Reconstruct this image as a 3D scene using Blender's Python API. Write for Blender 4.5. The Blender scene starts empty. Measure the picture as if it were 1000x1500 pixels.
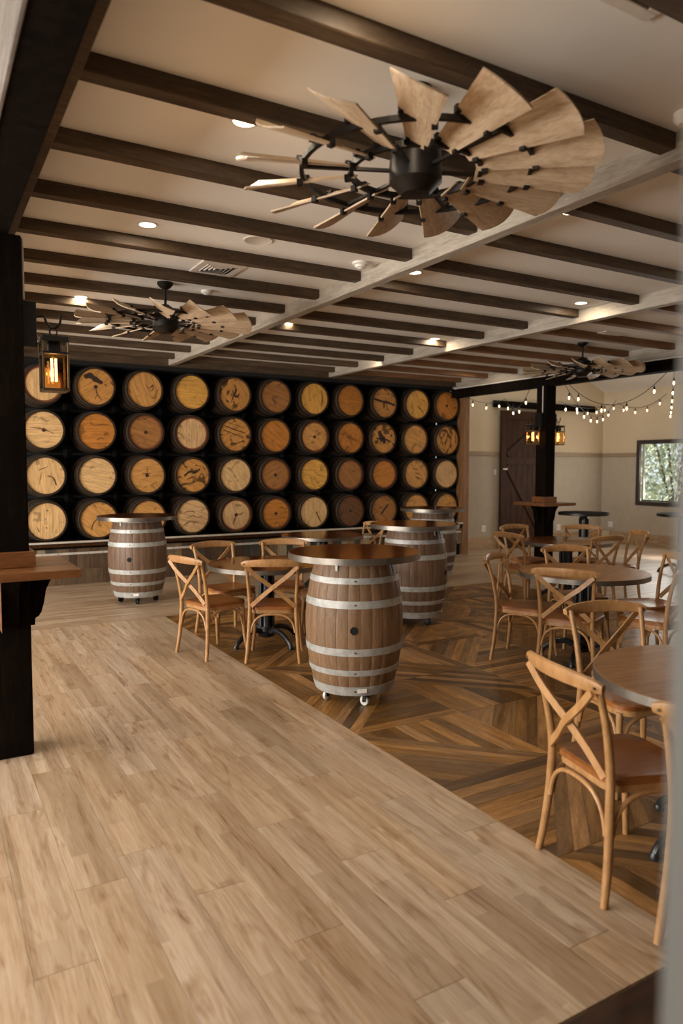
import bpy, bmesh, math, random
from mathutils import Vector, Matrix
random.seed(7)
PI = math.pi
scene = bpy.context.scene
col = scene.collection

# ------------------------------------------------------------------ camera
CAM_H, F_PX = 1.64, 1057.74
YAW, PITCH, ROLL = 0.5278, -0.0633, 0.0016
cam_d = bpy.data.cameras.new('camera')
cam = bpy.data.objects.new('camera', cam_d); col.objects.link(cam)
_d = Vector((math.sin(YAW) * math.cos(PITCH), math.cos(YAW) * math.cos(PITCH), math.sin(PITCH)))
_r = Vector((math.cos(YAW), -math.sin(YAW), 0)); _u = _r.cross(_d)
_r2 = math.cos(ROLL) * _r + math.sin(ROLL) * _u
_u2 = -math.sin(ROLL) * _r + math.cos(ROLL) * _u
cam.matrix_world = Matrix(((_r2.x, _u2.x, -_d.x, 0), (_r2.y, _u2.y, -_d.y, 0), (_r2.z, _u2.z, -_d.z, CAM_H), (0, 0, 0, 1)))
cam_d.sensor_width = 36; cam_d.sensor_fit = 'AUTO'
cam_d.lens = F_PX * 36 / 1500
cam_d.clip_start = 0.02
cam_d.dof.use_dof = True; cam_d.dof.focus_distance = 5.2; cam_d.dof.aperture_fstop = 1.8
scene.camera = cam

# ------------------------------------------------------------------ world, daylight, exposure
scene.view_settings.view_transform = 'Standard'
scene.view_settings.look = 'None'
scene.view_settings.gamma = 1.0
scene.view_settings.use_curve_mapping = False
scene.view_settings.exposure = 0.0
world = bpy.data.worlds.new('sky'); scene.world = world
world.use_nodes = True
world.node_tree.nodes['Background'].inputs[0].default_value = (0.80, 0.90, 1.0, 1)
world.node_tree.nodes['Background'].inputs[1].default_value = 1.4

def area(name, loc, direction, sx, sy, power, colr, spread=PI):
    l = bpy.data.lights.new(name, 'AREA'); l.shape = 'RECTANGLE'; l.size = sx; l.size_y = sy
    l.energy = power; l.color = colr; l.spread = spread
    o = bpy.data.objects.new(name, l); col.objects.link(o)
    o.location = loc
    o.rotation_euler = Vector(direction).to_track_quat('-Z', 'Y').to_euler()
    return o
DAY = (1.0, 0.95, 0.88)
for _y, _e in ((1.75, 290), (4.75, 350), (7.75, 370)):             # daylight through the three windows of the left wall
    area('daylight_left_window', (-4.66, _y, 1.55), (1, 0.0, 0.0), 2.3, 1.9, _e, DAY)
area('daylight_right_window', (13.0, 8.75, 1.5), (-1, 0, -0.1), 2.2, 1.2, 45, (1.0, 0.96, 0.9))
sun_d = bpy.data.lights.new('sun', 'SUN'); sun_d.energy = 7.0; sun_d.angle = .1; sun_d.color = (1.0, .97, .92)
sun = bpy.data.objects.new('sun', sun_d); col.objects.link(sun); sun.rotation_euler = Vector((.55, -.45, -.70)).to_track_quat('-Z', 'Y').to_euler()

# ------------------------------------------------------------------ helpers
def srgb(r, g, b):
    f = lambda v: (v / 255 / 12.92) if v / 255 <= 0.04045 else ((v / 255 + 0.055) / 1.055) ** 2.4
    return (f(r), f(g), f(b), 1.0)

class MB:
    """collects verts and faces for one mesh"""
    def __init__(s): s.v = []; s.f = []; s.sm = []
    def add(s, vs, fs, smooth=False):
        n = len(s.v); s.v += [tuple(p) for p in vs]; s.f += [tuple(i + n for i in f) for f in fs]; s.sm += [smooth] * len(fs); return s
    def box(s, x0, x1, y0, y1, z0, z1, m=None):
        vs = [Vector((x, y, z)) for z in (z0, z1) for y in (y0, y1) for x in (x0, x1)]
        if m is not None: vs = [m @ p for p in vs]
        return s.add(vs, [(0, 2, 3, 1), (4, 5, 7, 6), (0, 1, 5, 4), (1, 3, 7, 5), (3, 2, 6, 7), (2, 0, 4, 6)])
    def bbox(s, x0, x1, y0, y1, z0, z1, b=0.004):
        """box with chamfered edges"""
        bm = bmesh.new(); bmesh.ops.create_cube(bm, size=1)
        for p in bm.verts: p.co = Vector((x0 if p.co.x < 0 else x1, y0 if p.co.y < 0 else y1, z0 if p.co.z < 0 else z1))
        bmesh.ops.bevel(bm, geom=bm.edges[:], offset=b, segments=1, affect='EDGES')
        bm.verts.index_update()
        s.add([p.co.copy() for p in bm.verts], [tuple(p.index for p in f.verts) for f in bm.faces]); bm.free(); return s
    def lathe(s, prof, n=32, m=None, cap0=True, cap1=True, smooth=True):
        """prof: list of (r, z)"""
        vs = []; k = len(prof)
        for r, z in prof:
            for i in range(n):
                a = 2 * PI * i / n; p = Vector((r * math.cos(a), r * math.sin(a), z)); vs.append(m @ p if m is not None else p)
        fs = [(j * n + i, j * n + (i + 1) % n, (j + 1) * n + (i + 1) % n, (j + 1) * n + i) for j in range(k - 1) for i in range(n)]
        s.add(vs, fs, smooth)
        caps = []
        if cap0: caps.append(tuple(reversed(range(n))))
        if cap1: caps.append(tuple((k - 1) * n + i for i in range(n)))
        base = len(s.v) - len(vs)
        for cp in caps: s.f.append(tuple(i + base for i in cp)); s.sm.append(False)
        return s
    def tube(s, pts, rad, n=8, squash=None, closed=False, caps=True):
        """sweep a circle (or squashed ellipse (a, b) with fixed 'b' axis) along pts"""
        P = [Vector(p) for p in pts]; k = len(P)
        R = rad if isinstance(rad, (list, tuple)) else [rad] * k
        T = []
        for i in range(k):
            if closed: t = P[(i + 1) % k] - P[i - 1]
            else: t = P[min(i + 1, k - 1)] - P[max(i - 1, 0)]
            T.append(t.normalized())
        up = Vector((0, 0, 1)) if abs(T[0].z) < 0.9 else Vector((0, 1, 0))
        N = (up - T[0] * up.dot(T[0])).normalized(); vs = []
        for i in range(k):
            N = (N - T[i] * N.dot(T[i])).normalized(); B = T[i].cross(N)
            for j in range(n):
                a = 2 * PI * j / n
                vs.append(P[i] + (N * math.cos(a) + B * math.sin(a)) * R[i])
        rng = k if closed else k - 1
        fs = [(i * n + j, i * n + (j + 1) % n, ((i + 1) % k) * n + (j + 1) % n, ((i + 1) % k) * n + j) for i in range(rng) for j in range(n)]
        s.add(vs, fs, True)
        if caps and not closed:
            b = len(s.v) - len(vs)
            s.f.append(tuple(b + j for j in reversed(range(n)))); s.sm.append(False)
            s.f.append(tuple(b + (k - 1) * n + j for j in range(n))); s.sm.append(False)
        return s
    def strip(s, pts, wid, thick, wdir, smooth=True):
        """flat bar swept along pts; wid along wdir (made square to the path), thick across"""
        P = [Vector(p) for p in pts]; k = len(P); vs = []
        W = wid if isinstance(wid, (list, tuple)) else [wid] * k
        for i in range(k):
            t = (P[min(i + 1, k - 1)] - P[max(i - 1, 0)]).normalized()
            w = Vector(wdir[i] if isinstance(wdir, list) else wdir); w = (w - t * w.dot(t)).normalized(); nn = t.cross(w)
            for a, b in ((-1, -1), (1, -1), (1, 1), (-1, 1)): vs.append(P[i] + w * (a * W[i] / 2) + nn * (b * thick / 2))
        fs = [(i * 4 + j, i * 4 + (j + 1) % 4, (i + 1) * 4 + (j + 1) % 4, (i + 1) * 4 + j) for i in range(k - 1) for j in range(4)]
        fs += [(3, 2, 1, 0), tuple((k - 1) * 4 + j for j in range(4))]
        return s.add(vs, fs, smooth)
    def prism(s, poly, z0, z1, m=None, smooth=False):
        """poly (x, y) ccw, extruded z0..z1"""
        n = len(poly)
        vs = [Vector((x, y, z0)) for x, y in poly] + [Vector((x, y, z1)) for x, y in poly]
        if m is not None: vs = [m @ p for p in vs]
        fs = [tuple(reversed(range(n))), tuple(range(n, 2 * n))] + [(i, (i + 1) % n, n + (i + 1) % n, n + i) for i in range(n)]
        return s.add(vs, fs, smooth)
    def mesh(s, name, mat=None):
        me = bpy.data.meshes.new(name); me.from_pydata(s.v, [], s.f); me.update()
        bm = bmesh.new(); bm.from_mesh(me); bmesh.ops.recalc_face_normals(bm, faces=bm.faces); bm.to_mesh(me); bm.free()
        if any(s.sm):
            me.polygons.foreach_set('use_smooth', s.sm)
            me.set_sharp_from_angle(angle=math.radians(38))
        if mat: me.materials.append(mat)
        return me
    def build(s, name, mat, parent=None, loc=None, rot=None):
        return put(name, s.mesh(name, mat), parent, loc, rot)

def put(name, me, parent=None, loc=None, rot=None):
    o = bpy.data.objects.new(name, me); col.objects.link(o)
    if parent is not None: o.parent = parent
    if loc is not None: o.location = loc
    if rot is not None: o.rotation_euler = rot
    return o
def tag(o, label, cat=None, group=None, kind=None):
    if label: o['label'] = label
    if cat: o['category'] = cat
    if group: o['group'] = group
    if kind: o['kind'] = kind
    return o
def empty(name, loc=(0, 0, 0), rz=0.0):
    o = bpy.data.objects.new(name, None); col.objects.link(o); o.location = loc; o.rotation_euler = (0, 0, rz); o.empty_display_size = .05
    return o
def copy_tree(o, parent=None):
    c = o.copy(); col.objects.link(c); c.parent = parent
    for k in list(o.children): copy_tree(k, c)
    return c
def spline(pts, n=6):
    """Catmull-Rom through pts"""
    P = [Vector(p) for p in pts]; out = []
    for i in range(len(P) - 1):
        a, b, c, d = P[max(i - 1, 0)], P[i], P[i + 1], P[min(i + 2, len(P) - 1)]
        for k in range(n):
            t = k / n
            out.append(0.5 * ((2 * b) + (c - a) * t + (2 * a - 5 * b + 4 * c - d) * t * t + (3 * b - a - 3 * c + d) * t ** 3))
    out.append(P[-1]); return out

# ------------------------------------------------------------------ materials
def new_mat(name):
    m = bpy.data.materials.new(name); m.use_nodes = True
    return m, m.node_tree.nodes, m.node_tree.links, m.node_tree.nodes['Principled BSDF']
def plain(name, c, rough=0.5, metal=0.0, vary=0.06, scale=30.0, bump=0.0, coat=0.0, spec=0.5):
    m, N, L, B = new_mat(name)
    tc = N.new('ShaderNodeTexCoord'); no = N.new('ShaderNodeTexNoise'); no.inputs['Scale'].default_value = scale; no.inputs['Detail'].default_value = 4
    L.new(tc.outputs['Object'], no.inputs['Vector'])
    rp = N.new('ShaderNodeValToRGB'); rp.color_ramp.elements[0].position = .3; rp.color_ramp.elements[1].position = .7
    rp.color_ramp.elements[0].color = tuple(x * (1 - vary) for x in c[:3]) + (1,); rp.color_ramp.elements[1].color = tuple(min(1, x * (1 + vary)) for x in c[:3]) + (1,)
    L.new(no.outputs['Fac'], rp.inputs[0]); L.new(rp.outputs[0], B.inputs['Base Color'])
    B.inputs['Roughness'].default_value = rough; B.inputs['Metallic'].default_value = metal
    B.inputs['Coat Weight'].default_value = coat; B.inputs['Coat Roughness'].default_value = .15
    B.inputs['Specular IOR Level'].default_value = spec
    if bump:
        bp = N.new('ShaderNodeBump'); bp.inputs['Strength'].default_value = bump; bp.inputs['Distance'].default_value = .005
        L.new(no.outputs['Fac'], bp.inputs['Height']); L.new(bp.outputs[0], B.inputs['Normal'])
    return m
def wood(name, cols, scale=(8, 1, 8), nscale=3.0, rough=0.5, rnd=0.25, bump=0.15, coat=0.0, fine=0.35, distort=0.6, hue=0.0, spec=0.4):
    """grain runs along the local axis with the smallest scale; every object gets its own tone and offset"""
    m, N, L, B = new_mat(name)
    tc = N.new('ShaderNodeTexCoord'); mp = N.new('ShaderNodeMapping'); mp.inputs['Scale'].default_value = scale
    oi = N.new('ShaderNodeObjectInfo')
    mul = N.new('ShaderNodeMath'); mul.operation = 'MULTIPLY'; mul.inputs[1].default_value = 61.7
    L.new(oi.outputs['Random'], mul.inputs[0])
    L.new(tc.outputs['Object'], mp.inputs['Vector'])
    addv = N.new('ShaderNodeVectorMath'); addv.operation = 'ADD'
    L.new(mp.outputs[0], addv.inputs[0]); L.new(mul.outputs[0], addv.inputs[1])
    n1 = N.new('ShaderNodeTexNoise'); n1.inputs['Scale'].default_value = nscale; n1.inputs['Detail'].default_value = 6; n1.inputs['Roughness'].default_value = .6; n1.inputs['Distortion'].default_value = distort
    L.new(addv.outputs[0], n1.inputs['Vector'])
    n2 = N.new('ShaderNodeTexNoise'); n2.inputs['Scale'].default_value = nscale * 7; n2.inputs['Detail'].default_value = 3
    L.new(addv.outputs[0], n2.inputs['Vector'])
    mx = N.new('ShaderNodeMix'); mx.data_type = 'FLOAT'; mx.inputs[0].default_value = fine
    L.new(n1.outputs['Fac'], mx.inputs[2]); L.new(n2.outputs['Fac'], mx.inputs[3])
    rp = N.new('ShaderNodeValToRGB'); el = rp.color_ramp.elements
    k = len(cols)
    el[0].position = .30; el[0].color = cols[0]; el[1].position = .70; el[1].color = cols[-1]
    for i in range(1, k - 1):
        e = el.new(.30 + .40 * i / (k - 1)); e.color = cols[i]
    L.new(mx.outputs[0], rp.inputs[0])
    hs = N.new('ShaderNodeHueSaturation')
    mr = N.new('ShaderNodeMapRange'); mr.inputs['To Min'].default_value = 1 - rnd; mr.inputs['To Max'].default_value = 1 + rnd
    L.new(oi.outputs['Random'], mr.inputs['Value']); L.new(mr.outputs[0], hs.inputs['Value'])
    if hue:
        fr = N.new('ShaderNodeMath'); fr.operation = 'FRACT'; L.new(mul.outputs[0], fr.inputs[0])
        m2 = N.new('ShaderNodeMapRange'); m2.inputs['To Min'].default_value = 1 - hue; m2.inputs['To Max'].default_value = 1 + hue * .6
        L.new(fr.outputs[0], m2.inputs['Value']); L.new(m2.outputs[0], hs.inputs['Saturation'])
    L.new(rp.outputs[0], hs.inputs['Color']); L.new(hs.outputs[0], B.inputs['Base Color'])
    B.inputs['Roughness'].default_value = rough; B.inputs['Coat Weight'].default_value = coat; B.inputs['Coat Roughness'].default_value = .12
    B.inputs['Specular IOR Level'].default_value = spec
    if bump:
        bp = N.new('ShaderNodeBump'); bp.inputs['Strength'].default_value = bump; bp.inputs['Distance'].default_value = .003
        L.new(mx.outputs[0], bp.inputs['Height']); L.new(bp.outputs[0], B.inputs['Normal'])
    return m
def emit(name, c, strength):
    m, N, L, B = new_mat(name)
    B.inputs['Base Color'].default_value = c; B.inputs['Emission Color'].default_value = c; B.inputs['Emission Strength'].default_value = strength
    return m
def glass(name, tint=(1, 1, 1, 1), rough=0.02):
    m, N, L, B = new_mat(name)
    tr = N.new('ShaderNodeBsdfTransparent'); tr.inputs[0].default_value = tint
    gl = N.new('ShaderNodeBsdfGlossy'); gl.inputs['Roughness'].default_value = rough
    fr = N.new('ShaderNodeFresnel'); fr.inputs['IOR'].default_value = 1.35
    mi = N.new('ShaderNodeMixShader'); L.new(fr.outputs[0], mi.inputs[0]); L.new(tr.outputs[0], mi.inputs[1]); L.new(gl.outputs[0], mi.inputs[2])
    L.new(mi.outputs[0], N['Material Output'].inputs['Surface'])
    return m

M = {}
M['ceiling'] = plain('ceiling_paint', srgb(232, 227, 218), .9, vary=.015, scale=4)
M['wall_upper'] = plain('beige_wall_paint', srgb(205, 182, 148), .85, vary=.02, scale=5)
M['wall_lower'] = plain('taupe_wall_panel', srgb(176, 160, 138), .8, vary=.04, scale=9)
M['wall_trim'] = plain('taupe_trim_paint', srgb(150, 126, 98), .6, vary=.03, scale=9)
M['white_wall'] = plain('brown_side_wall_paint', srgb(84, 72, 60), .8, vary=.03, scale=6)
M['jamb'] = plain('grey_jamb_paint', srgb(82, 81, 77), .7, vary=.02, scale=6)
M['black_wall'] = plain('black_wall_paint', (0.004, 0.0035, 0.003, 1), .9, vary=.2, scale=6)
M['joist'] = wood('stained_joist', [srgb(50, 38, 27), srgb(76, 60, 44), srgb(100, 82, 62)], (1.2, 10, 10), 2.5, .6, .12, .2)
M['joist_lamplit'] = wood('lamplit_joist', [srgb(84, 56, 34), srgb(120, 84, 53), srgb(144, 106, 70)], (1.2, 10, 10), 2.5, .6, .12, .2)  # same joists, glow of the warm lights mixed into the colour
M['girder'] = wood('grey_washed_girder', [srgb(128, 116, 102), srgb(160, 150, 136), srgb(182, 172, 158)], (10, 1.0, 10), 2.5, .65, .05, .2)
M['dark_beam'] = wood('dark_beam_wood', [srgb(10, 7, 5), srgb(18, 13, 9), srgb(30, 22, 15)], (8, 8, 1.0), 2.5, .8, .1, .2, spec=.03)
M['weathered'] = wood('daylit_beam_side', [srgb(70, 63, 56), srgb(100, 92, 84), srgb(124, 117, 108)], (10, 1.2, 10), 2.5, .7, .1, .3)  # streaky grey with the daylight on the beam's left face put in
def plank_mat(name, along_y=True, rnd=.09):
    """wood-print floor tile: grain streaks, stains and narrow printed sub-strips"""
    m = wood(name, [srgb(128, 100, 75), srgb(172, 147, 120), srgb(187, 166, 142), srgb(201, 184, 163)], (10, .55, 10) if along_y else (.55, 10, 10), 2.0, .36, rnd, .06, fine=.38, distort=.8, hue=.14, spec=.45)
    N, L = m.node_tree.nodes, m.node_tree.links; B = N['Principled BSDF']; hs = [n for n in N if n.type == 'HUE_SAT'][0]; oi = [n for n in N if n.type == 'OBJECT_INFO'][0]
    tc = [n for n in N if n.type == 'TEX_COORD'][0]
    mp = N.new('ShaderNodeMapping'); mp.inputs['Rotation'].default_value = (0, 0, PI / 2 if along_y else 0)
    cm = N.new('ShaderNodeCombineXYZ'); mu = N.new('ShaderNodeMath'); mu.operation = 'MULTIPLY'; mu.inputs[1].default_value = 17.0; L.new(oi.outputs['Random'], mu.inputs[0]); L.new(mu.outputs[0], cm.inputs[0])
    L.new(cm.outputs[0], mp.inputs['Location']); L.new(tc.outputs['Object'], mp.inputs['Vector'])
    bk = N.new('ShaderNodeTexBrick'); bk.inputs['Scale'].default_value = 1; bk.inputs['Brick Width'].default_value = .83; bk.inputs['Row Height'].default_value = .0668; bk.inputs['Mortar Size'].default_value = 0.0
    bk.inputs['Color1'].default_value = (.68, .61, .53, 1); bk.inputs['Color2'].default_value = (1.08, 1.06, 1.04, 1); bk.offset = .37
    L.new(mp.outputs[0], bk.inputs['Vector'])
    n3 = N.new('ShaderNodeTexNoise'); n3.inputs['Scale'].default_value = 1.0; n3.inputs['Detail'].default_value = 5; n3.inputs['Distortion'].default_value = 1.5
    m3 = N.new('ShaderNodeMapping'); m3.inputs['Scale'].default_value = (13, 2.6, 5) if along_y else (2.6, 13, 5); L.new(tc.outputs['Object'], m3.inputs['Vector'])
    a3 = N.new('ShaderNodeVectorMath'); a3.operation = 'ADD'; L.new(m3.outputs[0], a3.inputs[0]); L.new(mu.outputs[0], a3.inputs[1]); L.new(a3.outputs[0], n3.inputs['Vector'])
    r3 = N.new('ShaderNodeValToRGB'); e = r3.color_ramp.elements; e[0].position = .56; e[0].color = (1, 1, 1, 1); e[1].position = .74; e[1].color = (.58, .45, .32, 1); L.new(n3.outputs['Fac'], r3.inputs[0])
    x1 = N.new('ShaderNodeMix'); x1.data_type = 'RGBA'; x1.blend_type = 'MULTIPLY'; x1.inputs[0].default_value = .75; L.new(hs.outputs[0], x1.inputs[6]); L.new(bk.outputs['Color'], x1.inputs[7])
    x2 = N.new('ShaderNodeMix'); x2.data_type = 'RGBA'; x2.blend_type = 'MULTIPLY'; x2.inputs[0].default_value = .8; L.new(x1.outputs[2], x2.inputs[6]); L.new(r3.outputs[0], x2.inputs[7])
    L.new(x2.outputs[2], B.inputs['Base Color'])
    return m
M['plank'] = plank_mat('light_wood_plank')
M['plank_far'] = plank_mat('light_wood_plank_far', False, 0.0)
M['grout'] = plain('floor_grout', srgb(140, 112, 82), .8)
M['parquet'] = wood('dark_parquet_strip', [srgb(86, 58, 30), srgb(126, 90, 50), srgb(160, 120, 70)], (1.0, 9, 9), 3.0, .34, .62, .05, fine=.3, hue=.1, spec=.22)
M['parquet_joint'] = plain('parquet_joint', srgb(150, 115, 75), .4)
M['threshold'] = wood('dark_threshold_wood', [srgb(22, 12, 7), srgb(46, 26, 15), srgb(70, 38, 22)], (1, 8, 8), 2.5, .5, .1, .1)
M['chair'] = wood('honey_oak', [srgb(138, 98, 57), srgb(162, 120, 75), srgb(178, 136, 90)], (7, 7, 3), 4.0, .38, .07, .04, spec=.4, fine=.2)
M['seat'] = wood('amber_seat_wood', [srgb(104, 58, 23), srgb(134, 80, 36), srgb(152, 98, 50)], (9, 1.2, 9), 3.0, .36, .08, .05, coat=.08)
M['tabletop'] = wood('dark_walnut_tabletop', [srgb(54, 26, 11), srgb(90, 48, 21), srgb(120, 70, 33)], (1.0, 9, 9), 2.4, .11, .08, .0, coat=.0, spec=.4)
M['tabletop_oak'] = wood('brown_oak_tabletop', [srgb(96, 60, 27), srgb(138, 93, 46), srgb(164, 118, 64)], (1.0, 9, 9), 2.4, .36, .06, .03, coat=.0, spec=.2)
M['iron'] = plain('black_cast_iron', (0.012, 0.012, 0.013, 1), .35, vary=.15, spec=.5)
M['band'] = plain('steel_edge_band', srgb(128, 122, 114), .36, .85, vary=.15, scale=14)
M['dark_band'] = plain('dark_edge_band', (0.02, 0.016, 0.012, 1), .4, .3, vary=.15)
M['hoop'] = plain('galvanised_hoop', srgb(172, 172, 168), .5, .3, vary=.2, scale=22, bump=.1)
M['stave'] = wood('oak_stave', [srgb(96, 71, 49), srgb(124, 95, 68), srgb(144, 114, 86)], (10, 10, 1.4), 3.0, .5, .07, .15)
M['stave_dark'] = wood('brown_oak_stave', [srgb(80, 59, 44), srgb(104, 80, 61), srgb(124, 98, 77)], (10, 10, 1.4), 3.0, .5, .07, .15)
M['stave_old'] = wood('old_barrel_stave', [srgb(30, 20, 13), srgb(48, 33, 22), srgb(66, 46, 31)], (10, 10, 1.4), 3.0, .7, .2, .25, spec=.2)
M['hoop_old'] = plain('old_barrel_hoop', srgb(98, 89, 77), .45, .6, vary=.25, scale=25)
M['hole'] = plain('bung_hole_black', (0.002, 0.002, 0.002, 1), .9)
M['blade'] = wood('plywood_blade', [srgb(142, 116, 88), srgb(176, 152, 124), srgb(196, 175, 149)], (2.0, 9, 9), 2.2, .5, .06, .05, distort=1.6)
M['fan_metal'] = plain('oiled_bronze', (0.012, 0.009, 0.007, 1), .42, .5, vary=.2)
M['black_metal'] = plain('black_metal', (0.008, 0.007, 0.006, 1), .45, .4, vary=.2)
M['shelf'] = wood('cherry_shelf_wood', [srgb(80, 47, 22), srgb(112, 70, 36), srgb(136, 90, 50)], (1.2, 9, 9), 2.4, .4, .06, .08, coat=.2)
M['barn'] = wood('barn_door_wood', [srgb(36, 20, 9), srgb(58, 34, 16), srgb(80, 48, 23)], (9, 9, 1.0), 2.4, .6, .08, .2, spec=.12)
M['post'] = wood('brown_post', [srgb(84, 56, 32), srgb(118, 82, 50), srgb(138, 100, 64)], (9, 9, 1.0), 2.4, .6, .1, .2)
M['base_tile'] = wood('wood_look_base_tile', [srgb(140, 108, 76), srgb(172, 140, 104), srgb(190, 160, 126)], (1.0, 8, 8), 2.4, .45, .1, .05)
M['white'] = plain('white_plastic', srgb(228, 222, 212), .5, vary=.02)
M['vent'] = plain('white_vent_metal', srgb(212, 202, 188), .5, vary=.03)
M['vent_dark'] = plain('vent_shadow_gap', (0.03, 0.027, 0.024, 1), .9)
M['ledge'] = plain('pale_metal_rail', srgb(205, 198, 186), .45, .3, vary=.1, scale=18)
M['wheel'] = plain('white_caster_wheel', srgb(214, 210, 202), .4)
M['window_frame'] = plain('dark_bronze_frame', srgb(52, 44, 36), .5, vary=.05)
M['window_glass'] = glass('window_glass')
M['lantern_glass'] = glass('amber_lantern_glass', (1.0, .86, .66, 1))
M['brass'] = plain('brushed_nickel_frame', srgb(120, 104, 82), .35, .9, vary=.1)
M['filament'] = emit('filament_glow', (1.0, .62, .24, 1), 11)
M['string_bulb'] = emit('string_bulb_glow', (1.0, .80, .52, 1), 3.0)
M['downlight'] = emit('downlight_lens', (1.0, .88, .70, 1), 6)
M['bark'] = plain('bark', srgb(90, 74, 58), .9)
M['leaf'] = wood('pale_leaf', [srgb(146, 154, 120), srgb(190, 196, 166), srgb(222, 224, 206)], (3, 3, 3), 3.0, .6, .1, 0)
M['outside_ground'] = plain('outside_ground', srgb(160, 164, 132), .9)
RECL = [wood('reclaimed_plank_%s' % n, cs, (9, 9, 1.2), 2.6, .7, .2, .3) for n, cs in (
    ('tan', [srgb(76, 60, 42), srgb(108, 88, 62), srgb(130, 108, 80)]),
    ('brown', [srgb(46, 32, 20), srgb(68, 49, 32), srgb(88, 65, 43)]),
    ('slate', [srgb(40, 40, 34), srgb(60, 58, 48), srgb(82, 78, 64)]),
    ('pale', [srgb(104, 92, 72), srgb(136, 121, 97), srgb(158, 143, 117)]),
    ('umber', [srgb(56, 42, 28), srgb(80, 61, 41), srgb(100, 80, 56)]))]

def head_mat(name, c, stain, sat=1.0):
    """sawn barrel head: grain, cracks and dark stains of its own shape"""
    m, N, L, B = new_mat(name)
    tc = N.new('ShaderNodeTexCoord'); oi = N.new('ShaderNodeObjectInfo')
    mul = N.new('ShaderNodeMath'); mul.operation = 'MULTIPLY'; mul.inputs[1].default_value = 93.1; L.new(oi.outputs['Random'], mul.inputs[0])
    mp = N.new('ShaderNodeMapping'); mp.inputs['Scale'].default_value = (16, 2.2, 4); L.new(tc.outputs['Object'], mp.inputs[0])
    a = N.new('ShaderNodeVectorMath'); a.operation = 'ADD'; L.new(mp.outputs[0], a.inputs[0]); L.new(mul.outputs[0], a.inputs[1])
    n1 = N.new('ShaderNodeTexNoise'); n1.inputs['Scale'].default_value = 1.6; n1.inputs['Detail'].default_value = 5; n1.inputs['Distortion'].default_value = 1.4; L.new(a.outputs[0], n1.inputs[0])
    rp = N.new('ShaderNodeValToRGB'); e = rp.color_ramp.elements; e[0].position = .28; e[1].position = .62
    e[0].color = tuple(x * .62 for x in c[:3]) + (1,); e[1].color = c
    L.new(n1.outputs['Fac'], rp.inputs[0])
    b = N.new('ShaderNodeVectorMath'); b.operation = 'ADD'; L.new(tc.outputs['Object'], b.inputs[0]); L.new(mul.outputs[0], b.inputs[1])
    n2 = N.new('ShaderNodeTexNoise'); n2.inputs['Scale'].default_value = 4.2; n2.inputs['Detail'].default_value = 5; n2.inputs['Distortion'].default_value = 2.2; L.new(b.outputs[0], n2.inputs[0])
    r2 = N.new('ShaderNodeValToRGB'); q = r2.color_ramp.elements; q[0].position = .62 - stain * .045; q[0].color = (0, 0, 0, 1); q[1].position = .67 - stain * .05; q[1].color = (1, 1, 1, 1)
    L.new(n2.outputs['Fac'], r2.inputs[0])
    ml = N.new('ShaderNodeMath'); ml.operation = 'MULTIPLY'; ml.inputs[1].default_value = min(1, .45 + stain * .5); L.new(r2.outputs[0], ml.inputs[0])
    mx = N.new('ShaderNodeMix'); mx.data_type = 'RGBA'; L.new(ml.outputs[0], mx.inputs[0]); L.new(rp.outputs[0], mx.inputs[6]); mx.inputs[7].default_value = tuple(x * .16 for x in c[:3]) + (1,)
    L.new(mx.outputs[2], B.inputs['Base Color']); B.inputs['Roughness'].default_value = .6; B.inputs['Specular IOR Level'].default_value = .25
    return m
HEADS = {
    'p': head_mat('pale_barrel_head', srgb(222, 180, 124), .15),
    'g': head_mat('golden_barrel_head', srgb(226, 168, 82), .15),
    'h': head_mat('honey_barrel_head', srgb(206, 150, 84), .3),
    'o': head_mat('orange_barrel_head', srgb(192, 124, 54), .3),
    'b': head_mat('brown_barrel_head', srgb(164, 112, 62), .35),
    'd': head_mat('dark_brown_barrel_head', srgb(108, 74, 48), .5),
    's': head_mat('stained_barrel_head', srgb(198, 140, 74), 1.0),
    'r': head_mat('rosy_barrel_head', srgb(214, 172, 122), .35),
}

# ------------------------------------------------------------------ room dimensions
Z_CEIL, Z_JOIST, Z_GIRD = 3.23, 3.152, 3.095
G1, G2 = (3.16, 3.253), (5.82, 5.913)
G0, G3 = (0.455, 0.565), (8.47, 8.57)
X_EDGE, MOD, Y_FAR = 2.266, 0.803, 7.70
X_LEFT, X_RIGHT, Y_FRONT, Y_WALL, Y_BACK = -4.6, 12.95, -2.2, 10.56, 10.85

# ------------------------------------------------------------------ floor
floor = MB().box(X_LEFT, X_RIGHT, Y_FRONT, 11.6, -0.12, -0.008).build('floor', M['grout'])
tag(floor, 'tiled floor of pale wood planks around a dark geometric parquet field', 'floor', kind='structure')
PW, PL = 0.2, 1.22
plank_me = MB().bbox(-PW / 2 + .0007, PW / 2 - .0007, -PL / 2 + .0007, PL / 2 - .0007, -.01, 0, .0008).mesh('plank', M['plank'])
x = X_EDGE - PW / 2; kcol = 0
far_b = MB()
stag = {8: 2.40, 9: 2.40}
while x > -2.3:
    off = (kcol * 0.43) % PL
    if kcol == 8: off = 2.84 % PL
    if kcol == 9: off = 2.40 % PL
    y = 1.43
    ends = [1.43]
    y0 = 1.43 + ((off - 1.43) % PL)
    if y0 - 1.43 < .04: y0 += PL
    while y0 < Y_FAR - .03: ends.append(y0); y0 += PL
    ends.append(Y_FAR)
    for a, b in zip(ends[:-1], ends[1:]):
        if abs(b - a - PL) < .001: put('plank', plank_me, floor, (x, (a + b) / 2, 0))
        else: MB().bbox(-PW / 2 + .0007, PW / 2 - .0007, -(b - a) / 2 + .0007, (b - a) / 2 - .0007, -.01, 0, .0008).build('plank', M['plank'], floor, (x, (a + b) / 2, 0))
    x -= PW; kcol += 1
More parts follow.
